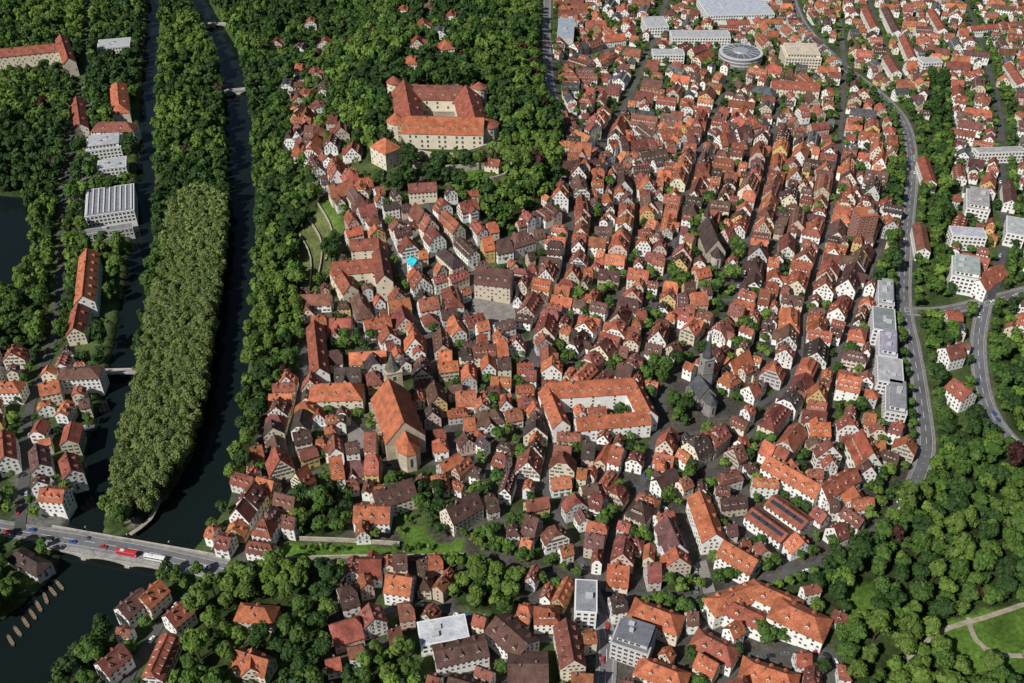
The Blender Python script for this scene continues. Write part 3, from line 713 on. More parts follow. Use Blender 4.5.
# ------------------------------------------------------------------ tree zones
ZONES = [
 ('riverside woods', [(-40,-40),(312,-40),(303,60),(285,110),(298,160),(322,200),(342,225),(332,270),(300,300),(300,370),(268,395),(255,440),(248,470),(215,512),(160,545),(110,535),(115,480),(108,420),(104,370),(65,345),(-40,362)]),
 ('castle hill woods', [(312,-40),(540,-40),(546,90),(562,130),(556,195),(528,212),(508,238),(486,225),(478,196),(440,190),(418,215),(395,200),(370,178),(332,165),(310,120),(303,60)]),
 ('park woods', [(818,562),(862,545),(905,500),(934,460),(930,380),(928,332),(948,335),(958,400),(990,440),(1064,500),(1064,720),(862,720),(838,660),(852,625),(806,590)]),
 ('park woods', [(996,345),(1064,330),(1064,470),(1015,432),(994,395)]),
 ('bottom left woods', [(198,610),(235,577),(335,571),(338,600),(328,650),(322,720),(165,720),(185,650)]),
 ('bottom centre woods', [(378,650),(432,655),(425,720),(330,720),(345,690)]),
 ('bottom centre woods', [(455,572),(515,577),(522,602),(500,620),(470,618),(455,605)]),
 ('river bend trees', [(50,640),(95,625),(112,645),(95,720),(40,720)]),
 ('stream trees', [(930,80),(944,80),(948,200),(936,300),(928,300),(932,200)]),
 ('stream trees', [(872,252),(898,250),(894,285),(876,290)]),
 ('stream trees', [(886,165),(905,165),(902,205),(886,205)]),
 ('terrace garden trees', [(300,505),(350,500),(348,536),(300,540)]),
 ('terrace garden trees', [(395,496),(442,500),(442,528),(396,526)]),
 ('bridgehead trees', [(-40,548),(10,552),(52,560),(48,577),(20,600),(-40,642)]),
]
ISL = [(172,216),(198,196),(228,208),(223,300),(209,400),(191,480),(162,513),(116,523),(121,470),(141,390),(156,310),(165,250)]
zone_id = np.full(X.shape, -1, int)
for k, (nm, pg) in enumerate(ZONES): zone_id[pip(pg)] = k
isl_m = pip(ISL)
LAWNS = [[(282,542),(400,546),(466,540),(466,559),(282,562)], [(402,528),(425,528),(444,548),(402,550)], [(922,632),(975,612),(1064,598),(1064,668),(1000,678),(940,660)], [(440,172),(484,170),(488,186),(450,190)], [(300,232),(320,208),(338,228),(333,262),(316,296),(302,296),(296,262)], [(128,520),(165,512),(160,532),(128,542)], [(325,196),(345,224),(334,250),(316,222)], [(840,590),(870,580),(880,610),(850,630)]]
lawn_m = np.zeros(X.shape, bool)
for l in LAWNS: lawn_m |= pip(l)
# ------------------------------------------------------------------ houses
segs = []
for kind, line, w in SMOOTH:
    for i in range(0, len(line)-1): segs.append((line[i][0], line[i][1], line[i+1][0], line[i+1][1]))
segs = np.array(segs); smx = (segs[:,0]+segs[:,2])/2; smy = (segs[:,1]+segs[:,3])/2; sang = np.arctan2(segs[:,3]-segs[:,1], segs[:,2]-segs[:,0])
def near_ang(x, y):
    k = np.argmin((smx-x)**2+(smy-y)**2); return float(sang[k])
def disc(x, y, r, arr, val=True):
    c0 = max(0,int((x-r-xs[0])/CS)); c1 = min(NX,int((x+r-xs[0])/CS)+2); r0 = max(0,int((y-r-ys[0])/CS)); r1 = min(NY,int((y+r-ys[0])/CS)+2)
    sub = (X[r0:r1,c0:c1]-x)**2+(Y[r0:r1,c0:c1]-y)**2 < r*r
    arr[r0:r1,c0:c1] |= sub
occh = occ | (zone_id >= 0) | lawn_m | isl_m
TOWNTREES = [(652,368,7),(664,372,7),(676,364,7),(688,360,5),(646,380,6),(660,382,6),(672,405,7),(684,412,7),(676,420,6),(572,404,4.5),(420,508,6),(430,514,5.5),(411,500,5),(498,441,6),(506,436,5),(730,282,9),(718,290,7),(672,280,8),(684,286,7),(692,228,6),(694,240,6),(656,320,6),(648,328,5),(566,360,5),(562,368,5),(840,196,7),(832,204,6),(630,450,5),(638,456,5),(764,640,7),(758,632,6),(330,416,5),(650,300,5),(560,350,5),(712,562,5),(735,575,5),(720,578,5),(680,590,5),(752,546,4),(800,470,5),(740,210,6),(632,262,5),(622,278,5),(488,206,6),(760,352,5),(744,348,5),(835,372,5),(170,572,5),(180,576,5),(160,570,4),(325,500,5),(338,494,5),(318,510,4),(780,640,5),(735,655,5),(690,655,5),(838,640,6),(500,596,5),(480,590,6),(590,404,4.5),(610,400,4)]
TT = []
for u, v, r in TOWNTREES:
    x, y = gp(u, v+4); TT.append((x, y, r*.85)); disc(x, y, r*.9, occh)
def along(line, s0, off, every, jitter, rr, cond):
    acc = 0
    for i in range(len(line)-1):
        (x1,y1),(x2,y2) = line[i], line[i+1]; L = math.hypot(x2-x1,y2-y1); acc += L
        if acc > every:
            acc = rnd.uniform(0, jitter); nx, ny = -(y2-y1)/L, (x2-x1)/L
            o_ = off+rnd.uniform(-.5,1)*(1 if off > 0 else -1); x, y = x1+nx*o_, y1+ny*o_; u, v = proj(x, y, 0)
            if cond(u, v):
                r = rnd.uniform(*rr); TT.append((x, y, r)); disc(x, y, r*.8, occh)
along(SMOOTH[43][1], 0, -6, 7, 3, (3.4,4.8), lambda u, v: u < 350 or 440 < u < 560)
along(SMOOTH[43][1], 0, 6, 12, 8, (2.8,4.0), lambda u, v: 470 < u < 590)
along(SMOOTH[42][1], 0, 6.5, 9, 6, (3.2,4.6), lambda u, v: u > 640)
along(SMOOTH[42][1], 0, -6.5, 11, 8, (3.2,4.6), lambda u, v: u > 640)
along(SMOOTH[0][1], 0, 9, 14, 10, (3.2,4.8), lambda u, v: v > 100)
along(SMOOTH[0][1], 0, -9, 18, 14, (3.0,4.5), lambda u, v: v > 80)
along(SMOOTH[2][1], 0, 8, 14, 10, (3.2,4.8), lambda u, v: True)
along(SMOOTH[27][1], 0, 7, 16, 10, (3.2,4.8), lambda u, v: True)
along(SMOOTH[30][1], 0, 6, 16, 10, (2.8,4.2), lambda u, v: 350 < v < 520)
for _ in range(130):
    u = rnd.uniform(310, 890); v = rnd.uniform(150, 560)
    x, y = gp(u, v)
    rr = rnd.uniform(3.2, 5.2)
    n = rnd.choice((1,1,2,3))
    for k in range(n):
        px, py = x+rnd.uniform(-5,5)*(k > 0), y+rnd.uniform(-6,6)*(k > 0)
        c = int((px-xs[0])/CS); r_ = int((py-ys[0])/CS)
        if 0 <= c < NX and 0 <= r_ < NY and not occ[r_, c] and zone_id[r_, c] < 0:
            TT.append((px, py, rr*rnd.uniform(.8,1.1))); disc(px, py, rr*.85, occh)
occ_all = occ; occ = occh
HOUSES = []
def detached(u, v): return v < 115 or u > 915 or (u < 235 and v < 340) or (v < 150 and u > 800)
def make_spec(fw, dep, gable_front, u, v, det):
    if det:
        he = rnd.uniform(5.5, 8.5); pitch = rnd.uniform(34, 46)
    elif u < 235:
        he = rnd.uniform(7, 10.5); pitch = rnd.uniform(36, 46)
    else:
        he = rnd.uniform(5.2, 10.4); pitch = rnd.uniform(42, 57)
    q = rnd.random()
    if det: roof = RED if q < .32 else ORANGE if q < .5 else BRICK if q < .74 else BROWN if q < .91 else SLATE
    else: roof = ORANGE if q < .26 else RED if q < .52 else BRICK if q < .75 else BROWN if q < .94 else DARK
    q = rnd.random()
    wall = WHITE if q < .5 else CREAM if q < .70 else GREYW if q < .77 else SAND if q < .88 else PINK if q < .94 else YELLOW
    w, d = (fw, dep) if gable_front else (dep, fw)
    if w > 15 and d < w: w, d = d, w; flip = True
    else: flip = False
    q = rnd.random(); t, r = 1.0, 0.0
    if q < .14 and d > w*.9: t, r = 0.0, min(w/2, d/2-.5)
    elif q < .36: t, r = .6, w/2*.35
    dorm = 0
    if rnd.random() < (.78 if not det else .5): dorm = max(1, min(6, int(d/rnd.uniform(2.8, 4.6))))
    drow = 2 if (w > 11 and pitch > 47 and rnd.random() < .45) else 1
    if t < .02: drow = 1
    S = spec(w, d, he, pitch, jit(roof, .32), jit(wall, .1), t, r, dorm, rnd.choice((0,1,1,2)), timber=(not det and t > .5 and rnd.random() < .24), drow=drow)
    S['flip'] = flip
    S['shed'] = rnd.random() < .35 and dorm > 0
    if S['shed']: S['dorm'] = max(1, min(dorm, int(d/4.2)))
    if d > 10 and w > 7.5 and rnd.random() < .3:
        w2 = rnd.uniform(.42, .62)*min(w, d)
        S['wing'] = (rnd.choice((1,-1)), rnd.uniform(-.22,.22)*(d-w2), rnd.uniform(.8, 3.6), w2)
    S['rname'] = {ORANGE:'orange', RED:'red', BRICK:'brick-red', BROWN:'brown', DARK:'dark-brown', SLATE:'slate-grey'}[roof]
    S['wname'] = {WHITE:'white', CREAM:'cream', GREYW:'grey', SAND:'sandy', PINK:'pink', YELLOW:'yellow'}[wall]
    S['cj'] = rnd.uniform(-1, 1); S['win'] = rnd.choice((0,0,0,3,1,2))
    return S
def inview(x, y, m=40):
    u, v = proj(x, y, hz0(x, y)+8); return (-m < u < 1024+m and -m < v < 683+m), u, v
def try_house(cx, cy, ang, fw, dep, gf):
    ok, u, v = inview(cx, cy)
    if not ok: return False
    det = detached(u, v)
    gap = rnd.uniform(1.5, 4) if det else (1.5 if u < 235 else rnd.choice((-1.2,-1.6,-2.2)))
    if not fits(cx, cy, ang, fw+gap, dep+gap): return False
    S = make_spec(fw, dep, gf, u, v, det)
    a = ang if (gf != S['flip']) else ang+PI/2
    mark(cx, cy, ang, fw, dep)
    zs = [hz0(cx+dx, cy+dy) for dx, dy in ((0,0),(5,5),(-5,5),(5,-5),(-5,-5))]
    HOUSES.append(dict(x=cx, y=cy, z=sum(zs)/5-.1+rnd.uniform(-.08,.08), a=a, S=S, u=u, v=v))
    return True
def newfw():
    q = rnd.random()
    return rnd.uniform(6.5, 9.5) if q < .38 else rnd.uniform(9.5, 13) if q < .7 else rnd.uniform(14, 26)
for si in range(len(SMOOTH)):
    kind, line, w = SMOOTH[si]
    if si in (1, 2): continue
    for side in (1,-1):
        acc = 0; need = rnd.uniform(0, 4); fw = newfw(); fails = 0
        for i in range(len(line)-1):
            x1, y1 = line[i]; x2, y2 = line[i+1]; L = math.hypot(x2-x1, y2-y1); ang = math.atan2(y2-y1, x2-x1)
            s = 0.0
            while s < L:
                if acc >= need:
                    dep = rnd.uniform(10, 15.5)
                    off = side*(w/2+(2.0 if kind == 'main' else .3)+dep/2+rnd.uniform(0,.9))
                    px, py = x1+(x2-x1)*s/L, y1+(y2-y1)*s/L
                    if try_house(px-math.sin(ang)*off, py+math.cos(ang)*off, ang+rnd.uniform(-.07,.07), fw, dep, rnd.random() < .42 and fw < 14):
                        prev = fw; fw = newfw(); need = (prev+fw)/2-.3; acc = 0; fails = 0
                    else:
                        fails += 1
                        if fails > 5 and fw > 9: fw = rnd.uniform(6.5, 9); fails = 0
                s += 1.0; acc += 1.0
cells = np.argwhere(~occ); cells = cells[nr.permutation(len(cells))]
tries = 0
for (r, c) in cells[:80000]:
    if occ[r, c]: continue
    x, y = xs[c], ys[r]; tries += 1
    ang = near_ang(x, y)+rnd.uniform(-.1,.1)+(PI/2 if rnd.random() < .35 else 0)
    if tries < 6000: fw, dep = rnd.uniform(10, 13), rnd.uniform(16, 26)
    elif tries < 17000: fw, dep = rnd.uniform(8, 12), rnd.uniform(10, 15)
    else: fw, dep = rnd.uniform(5, 8), rnd.uniform(6.5, 10)
    try_house(x, y, ang, fw, dep, rnd.random() < .6 or dep > 15)
for u, v, an in [(316,72,10),(288,84,0),(320,105,20),(292,138,0),(318,132,30),(333,145,0),(424,22,10),(418,42,0),(430,6,0),(300,44,0),(312,20,0),(278,40,0),(352,178,20),(338,170,0),(322,156,0),(362,205,10),(306,92,0),(326,86,10),(308,118,0),(440,30,0),(452,14,0),(346,160,10),(404,8,0),(446,46,20),(412,60,0),(300,66,0),(362,190,0),(326,40,0),(334,118,0),(342,132,10),(300,150,0),(354,150,0)]:
    occ2 = occ; occ = occ_all
    x, y = gp(u, v+8); fw_, dp_ = rnd.uniform(11,15), rnd.uniform(12,17)
    if try_house(x, y, math.radians(an), fw_, dp_, True): forecourt(x, y, math.radians(an), fw_, dp_, 22)
    occ = occ2
for h in HOUSES:
    r, c = obb_pts(h['x'], h['y'], h['a'], h['S']['w'], h['S']['d'], .8); occ_all[r, c] = True; occ[r, c] = True
for h in HOUSES:
    dep = h['y']*ct-(h['z']+6-H)*st
    h['vis'] = (5 < h['u'] < 1019 and 5 < h['v'] < 680); h['size'] = (h['S']['w']*h['S']['d'])*(F/dep)**2*(1 if h['vis'] else .05)
HOUSES.sort(key=lambda h: -h['size'])
NIND = 300
ORDW = ['nearest','second nearest','third nearest','fourth nearest','fifth nearest','sixth nearest','seventh nearest','eighth nearest','ninth nearest','tenth nearest','eleventh nearest','twelfth nearest','thirteenth nearest','fourteenth nearest','fifteenth nearest']
DIRW = ['left of','right of','behind','in front of']
def ranker(us, vs):
    us = np.array(us); vs = np.array(vs); tabs = []
    for ph, au, av in ANCH:
        dx = us-au; dy = vs-av; d = np.hypot(dx, dy)
        dr = np.where(np.abs(dx) > np.abs(dy)*1.1, np.where(dx < 0, 0, 1), np.where(dy < 0, 2, 3))
        rank = np.zeros(len(us), int)
        for k in range(4):
            idx = np.nonzero(dr == k)[0]; o = idx[np.argsort(d[idx])]; rank[o] = np.arange(len(o))
        tabs.append((ph, d, dr, rank))
    def f(i, maxr=15):
        best = None
        for ph, d, dr, rank in tabs:
            if rank[i] < maxr:
                k = rank[i]*12+d[i]*.4
                if best is None or k < best[0]: best = (k, ORDW[rank[i]], DIRW[dr[i]], ph)
        return best
    return f
def fit16(lab, drops):
    for d in drops:
        if len(lab.split()) <= 16: break
        lab = lab.replace(d, ' ', 1).replace('  ', ' ')
    return lab
rk = ranker([h['u'] if h['vis'] else 9e4 for h in HOUSES], [h['v'] for h in HOUSES])
for i, h in enumerate(HOUSES[:NIND]):
    S = h['S']; root = empty('town_house', (h['x'], h['y'], h['z']), h['a'])
    b = rk(i, 15)
    desc = f"{S['wname']} {S['rname']}-roofed"+(' timbered' if S['timber'] else '')+' house'
    lab = f"{desc}, {b[1]} house {b[2]} the {b[3]}" if b else f"{desc} in the crowded old town"
    tag(root, fit16(lab, [' timbered ', ' in row']), 'house', 'gabled houses of the old town')
    add_block(root, (0,0,0), 0, S, h['x'], h['y'], h['a'], S['win'], 24)
big = MB()
for h in HOUSES[NIND:]:
    S = h['S']; p = wall_polys(S)+roof_polys(S)
    if S.get('wing'):
        wa_, wb_ = wing_polys(S); p += wa_+wb_
    for k in range(S['chim']): p += chim_polys(S, k)
    for f, s, y in dormer_list(S):
        pl, wp = dormer_polys(S, f)
        pl = pl+[([(wp[0],-.5,wp[2]-.55),(wp[0],.5,wp[2]-.55),(wp[0],.5,wp[2]+.5),(wp[0],-.5,wp[2]+.5)], GLASS, (0,0,0))]
        p += xf(pl, (0, y, 0), s)
    if S['timber']: p += timber_polys(S)
    for x, y, z, ph in window_spots(S):
        if not facing(h['x'], h['y'], ph+h['a']): continue
        tx, ty = -math.sin(ph), math.cos(ph); nx, ny = math.cos(ph), math.sin(ph)
        for o_, hw, hh, m, c in ((.03,.68,.85,PAINT,(.6,.58,.54)), (.05,.5,.68,GLASS,(0,0,0))):
            bx, by = x+nx*o_, y+ny*o_
            p.append(([(bx-tx*hw,by-ty*hw,z-hh),(bx+tx*hw,by+ty*hw,z-hh),(bx+tx*hw,by+ty*hw,z+hh),(bx-tx*hw,by-ty*hw,z+hh)], m, c))
    big.add(p, (h['x'], h['y'], h['z']), h['a'])
o = obj('distant_houses', big.mesh('distant_houses')); tag(o, 'packed red and brown tiled houses filling the rest of the town', 'houses', None, 'stuff')
# ------------------------------------------------------------------ trees
TONES = {'dark':(.036,.076,.018), 'mid':(.072,.134,.025), 'bright':(.122,.192,.036), 'olive':(.155,.20,.062), 'copper':(.06,.022,.02)}
def crown(n, q, seed, tone, tall=1.0, nl=18, jn=.3):
    g = np.random.default_rng(seed)
    dirs = g.normal(size=(nl,3)); dirs[:,2] = np.where(g.random(nl) < .6, np.abs(dirs[:,2]), dirs[:,2]); dirs /= np.linalg.norm(dirs,axis=1)[:,None]
    cen = dirs*g.uniform(.35,.68,(nl,1)); cen[:,2] = cen[:,2]*tall
    rad = g.uniform(.26,.42,nl); lt = g.uniform(.85,1.15,nl)
    k = g.integers(0, nl, n); dr = g.normal(size=(n,3)); dr[:,2] = np.where(g.random(n) < .8, np.abs(dr[:,2]), dr[:,2]); dr /= np.linalg.norm(dr,axis=1)[:,None]
    pos = cen[k]+dr*(rad[k]*g.uniform(.82,1.05,n))[:,None]
    nm = dr+np.array([0,0,.25])+g.normal(size=(n,3))*jn; nm /= np.linalg.norm(nm,axis=1)[:,None]
    a = np.cross(nm, g.normal(size=(n,3))); a /= np.linalg.norm(a,axis=1)[:,None]; b = np.cross(nm, a)
    s = (q*g.uniform(.6,1.35,n))[:,None]
    vs = np.stack([pos-a*s-b*s*.7, pos+a*s*.6-b*s, pos+a*s+b*s*.7, pos-a*s*.7+b*s],1)
    col = np.array(TONES[tone])[None]*(lt[k]*g.uniform(.82,1.18,n))[:,None]
    return vs.reshape(-1,3), col
def quad_mesh(name, V_, col):
    n = len(V_)//4; me = bpy.data.meshes.new(name)
    me.vertices.add(n*4); me.vertices.foreach_set('co', V_.astype(np.float32).ravel())
    me.loops.add(n*4); me.loops.foreach_set('vertex_index', np.arange(n*4, dtype=np.int32))
    me.polygons.add(n); me.polygons.foreach_set('loop_start', np.arange(0,n*4,4,dtype=np.int32))
    me.update(calc_edges=True)
    a = me.attributes.new('Col','FLOAT_COLOR','FACE'); c4 = np.ones((n,4),np.float32); c4[:,:3] = col; a.data.foreach_set('color', c4.ravel())
    me.materials.append(M_LEAF); return me
CR = {}
for t in TONES:
    CR[t] = [quad_mesh('crown_'+t, *crown(1300, .075 if t != 'olive' else .072, 100+i*7+len(t), t, 1.05, 18 if t != 'olive' else 40)) for i in range(4)]
LOD = {t: [crown(300, .14, 500+i*3+len(t), t, 1.05, 14 if t != 'olive' else 34) for i in range(4)] for t in TONES}
def trunk_polys(h, r):
    c = (.07,.05,.035); p = cyl(0,0,r,r*.6,-.8,h,7,WOOD,c,False)
    for k in range(4):
        a = k*PI/2+.4; dx, dy = math.cos(a)*h*.45, math.sin(a)*h*.45; w = r*.3
        for s in (0,1,2):
            a0, a1 = s*2*PI/3, (s+1)*2*PI/3
            p.append(([(w*math.cos(a0),w*math.sin(a0),h*.75),(w*math.cos(a1),w*math.sin(a1),h*.75),(dx+.3*w*math.cos(a1),dy+.3*w*math.sin(a1),h*1.35),(dx+.3*w*math.cos(a0),dy+.3*w*math.sin(a0),h*1.35)], WOOD, c))
    return p
TRUNK = mesh_of('trunk', trunk_polys(6, .38))
tocc = np.zeros(X.shape, bool)
TREES = []
def add_tree(x, y, r, tone, zone, kind='broadleaf_tree', hk=None):
    ok, u, v = inview(x, y, 45)
    if not ok: return
    TREES.append(dict(x=x, y=y, z=hz(x,y), r=r, tone=tone, zone=zone, kind=kind, u=u, v=v, hk=hk or rnd.uniform(.95,1.4)))
for x, y, r in TT:
    add_tree(x, y, r, rnd.choice(('dark','mid','mid','bright')), 'town', hk=1.1); disc(x, y, r*.8, tocc)
for u in list(range(300, 345, 11))+list(range(396, 440, 11)):
    x, y = gp(u, 553+rnd.uniform(-3,2)); add_tree(x, y, rnd.uniform(2.0,3.0), rnd.choice(('mid','bright')), 'terrace garden trees', hk=1.0); disc(x, y, 3, tocc)
cells = np.argwhere(isl_m & ~water); cells = cells[nr.permutation(len(cells))]
for r, c in cells:
    if tocc[r,c]: continue
    x, y = xs[c], ys[r]; rr = rnd.uniform(5.1,5.9); add_tree(x, y, rr, 'olive', 'island', 'plane_tree', rnd.uniform(1.24,1.34)); disc(x, y, rr*.92, tocc)
tree_m = (zone_id >= 0) & ~lawn_m & ~nott
cells = np.argwhere(tree_m & ~occ_all & ~isl_m); cells = cells[nr.permutation(len(cells))]
clump = lambda x, y: math.sin(x*.035+1.3)+math.sin(y*.028+x*.011)+math.sin((x-y)*.05)*.6
for r, c in cells:
    if tocc[r,c]: continue
    x, y = xs[c], ys[r]; v = V[r,c]; zn = ZONES[zone_id[r,c]][0]
    rr = rnd.uniform(3.2,6.6)+(rnd.random() < .22)*1.8
    q = clump(x, y)+rnd.gauss(0,1.1)+(.7 if ('park' in zn or 'bottom' in zn) else 0)
    tone = 'dark' if q < -.2 else 'mid' if q < 1.1 else 'bright'
    if rnd.random() < .010: tone = 'copper'
    add_tree(x, y, rr, tone, zn); disc(x, y, rr*1.3, tocc)
LG = pip(LAWNS[4]) | pip(LAWNS[6])
cells = np.argwhere(~occ_all & ((zone_id < 0) | nott) & (~lawn_m | LG) & ~isl_m & ~road_m & ~court_m); cells = cells[nr.permutation(len(cells))][:26000]
for r, c in cells:
    if tocc[r,c]: continue
    u, v = U[r,c], V[r,c]
    if not (-30 < u < 1054 and -30 < v < 710): continue
    inz = zone_id[r,c] >= 0
    p = .8 if LG[r,c] else .3 if inz else .8 if detached(u, v) else .55
    if rnd.random() > p: continue
    r0, c0 = max(0,r-1), max(0,c-1)
    if occ_all[r0:r+2, c0:c+2].any(): continue
    x, y = xs[c], ys[r]; rr = rnd.uniform(1.3,2.6) if inz else rnd.uniform(2.2,4.8); add_tree(x, y, rr, rnd.choice(('dark','mid','mid','bright')), 'gardens', hk=1.0); disc(x, y, rr*(2.0 if LG[r,c] else 1.25), tocc)
for t in TREES:
    dep = t['y']*ct-(t['z']+6-H)*st; t['vis'] = (3 < t['u'] < 1021 and 3 < t['v'] < 682); t['size'] = t['r']*F/dep*(1 if t['vis'] else .05)
plane = [t for t in TREES if t['kind'] == 'plane_tree']; wood = [t for t in TREES if t['kind'] != 'plane_tree']
plane.sort(key=lambda t: -t['size']); wood.sort(key=lambda t: -t['size'])
rkt = ranker([t['u'] if t['vis'] else 9e4 for t in wood], [t['v'] for t in wood])
SZ = lambda r: 'small' if r < 4 else 'tall' if r < 5.7 else 'broad'
def place_tree(t, label, group):
    root = empty(t['kind'], (t['x'], t['y'], t['z']), rnd.uniform(0,6.28)); tag(root, label, 'tree', group)
    r = t['r']; hr = r*t['hk']; th = r*.75
    obj('trunk', TRUNK, root, (0,0,0), 0, (r/5.5, r/5.5, (th+hr*.3)/6))
    obj('crown', rnd.choice(CR[t['tone']]), root, (0,0,th+hr*.75), 0, (r, r, hr))
TW = {'dark':'dark green','mid':'mid green','bright':'bright green','olive':'olive green','copper':'copper leaved'}
for i, t in enumerate(wood[:300]):
    b = rkt(i, 8)
    if b and len(b[3].split()) < 6: lab = fit16(f"{TW[t['tone']]} {SZ(t['r'])} tree, {b[1]} tree {b[2]} the {b[3]}", [' in row']); grp = 'broadleaf trees around the town'
    else:
        zn = {'town':'in a town courtyard','gardens':'in a garden between the houses'}.get(t['zone'], 'in the '+t['zone']); lab = f"{TW[t['tone']]} {SZ(t['r'])} broadleaf tree {zn}"; grp = f"{TW[t['tone']]} {SZ(t['r'])} trees {zn}"
    place_tree(t, lab, grp)
for i, t in enumerate(plane[:300]):
    pos = 'near tip' if t['v'] > 450 else 'lower half' if t['v'] > 370 else 'middle' if t['v'] > 290 else 'upper half' if t['v'] > 240 else 'far end'
    place_tree(t, f"light green plane tree in the island avenue, {pos} of its dense rows", f"plane trees at the {pos} of the island avenue")
Vs = []; Cs = []
for t in wood[300:]+plane[300:]:
    Vv, cc = LOD[t['tone']][rnd.randrange(4)]; a = rnd.uniform(0,6.28); r = t['r']; hr = r*t['hk']; th = r*.75
    if r < 3: Vv = Vv[:600]; cc = cc[:150]
    cs, sn = math.cos(a), math.sin(a)
    P = np.empty_like(Vv); P[:,0] = (Vv[:,0]*cs-Vv[:,1]*sn)*r+t['x']; P[:,1] = (Vv[:,0]*sn+Vv[:,1]*cs)*r+t['y']; P[:,2] = Vv[:,2]*hr+t['z']+th+hr*.75
    Vs.append(P); Cs.append(cc*(rnd.uniform(.72,1.28) if t['tone'] != 'olive' else rnd.uniform(.9,1.1)))
me = quad_mesh('woodland', np.concatenate(Vs), np.concatenate(Cs))
tag(obj('woodland', me), 'leafy crowns of the farther woods, gardens and river banks', 'woodland', None, 'stuff')
# ------------------------------------------------------------------ ground
gx = np.concatenate([[-9000,-4000,-1800,-1100], xs[::2], [1100,1800,4000,9000]]); gy = np.concatenate([[-6000,-1500,-300,60], ys[::2], [1600,2200,4500,12000]])
ci = np.clip(((gx-xs[0])/CS+.5).astype(int),0,NX-1); ri = np.clip(((gy-ys[0])/CS+.5).astype(int),0,NY-1)
GX, GY = np.meshgrid(gx, gy); GZ = Z[np.ix_(ri,ci)]
base = np.zeros(X.shape+(3,)); base[:] = (.08,.073,.061)
det_m = (V < 115) | (U > 915) | (U < 235); base[det_m] = (.06,.088,.03)
gm = ~det_m & (np.sin(X*.09)+np.sin(Y*.07+X*.03) > .7); base[gm] = (.05,.072,.027)
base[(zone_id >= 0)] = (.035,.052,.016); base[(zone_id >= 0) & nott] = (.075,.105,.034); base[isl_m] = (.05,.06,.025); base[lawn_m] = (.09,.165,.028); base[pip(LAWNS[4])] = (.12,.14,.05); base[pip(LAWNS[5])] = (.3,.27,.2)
base[pip([(398,84),(480,84),(486,128),(398,128)])] = (.26,.23,.18)
base[pip([(58,100),(98,100),(90,240),(60,240)]) & ~water] = (.14,.135,.12)
base[pip([(14,466),(90,466),(84,536),(14,530)]) & ~water] = (.13,.125,.115)
base[road_m] = (.1,.097,.092); base[water] = (.03,.04,.022)
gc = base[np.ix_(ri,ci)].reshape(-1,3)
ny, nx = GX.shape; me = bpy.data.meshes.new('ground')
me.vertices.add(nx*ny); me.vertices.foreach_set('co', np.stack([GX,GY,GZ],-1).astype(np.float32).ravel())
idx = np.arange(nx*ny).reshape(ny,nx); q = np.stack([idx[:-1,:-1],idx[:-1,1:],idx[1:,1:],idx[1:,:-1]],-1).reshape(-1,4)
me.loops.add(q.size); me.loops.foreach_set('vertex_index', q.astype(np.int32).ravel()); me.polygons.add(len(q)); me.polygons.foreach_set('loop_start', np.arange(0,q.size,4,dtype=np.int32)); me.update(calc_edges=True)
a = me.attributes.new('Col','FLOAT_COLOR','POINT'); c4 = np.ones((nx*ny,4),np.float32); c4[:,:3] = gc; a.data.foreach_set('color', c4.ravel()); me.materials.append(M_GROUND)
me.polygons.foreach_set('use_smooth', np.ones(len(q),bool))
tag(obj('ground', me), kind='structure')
b = MB(); b.poly([(-780,260,WZ),(780,260,WZ),(780,1360,WZ),(-780,1360,WZ)], 0, (0,0,0)); tag(obj('water', b.mesh('water', [M_WATER])), kind='structure')
for k, pth in enumerate([[(905,660),(940,632),(985,618),(1040,600)],[(968,618),(975,640),(1000,655),(1050,655)],[(130,535),(150,520),(160,500)]]):
    b = MB(); strip(b, smooth_line([gp(*p) for p in pth]), 1.3, -1.3, .14+.01*k, STONE, (.33,.29,.22)); tag(obj('path', b.mesh('path')), kind='structure')
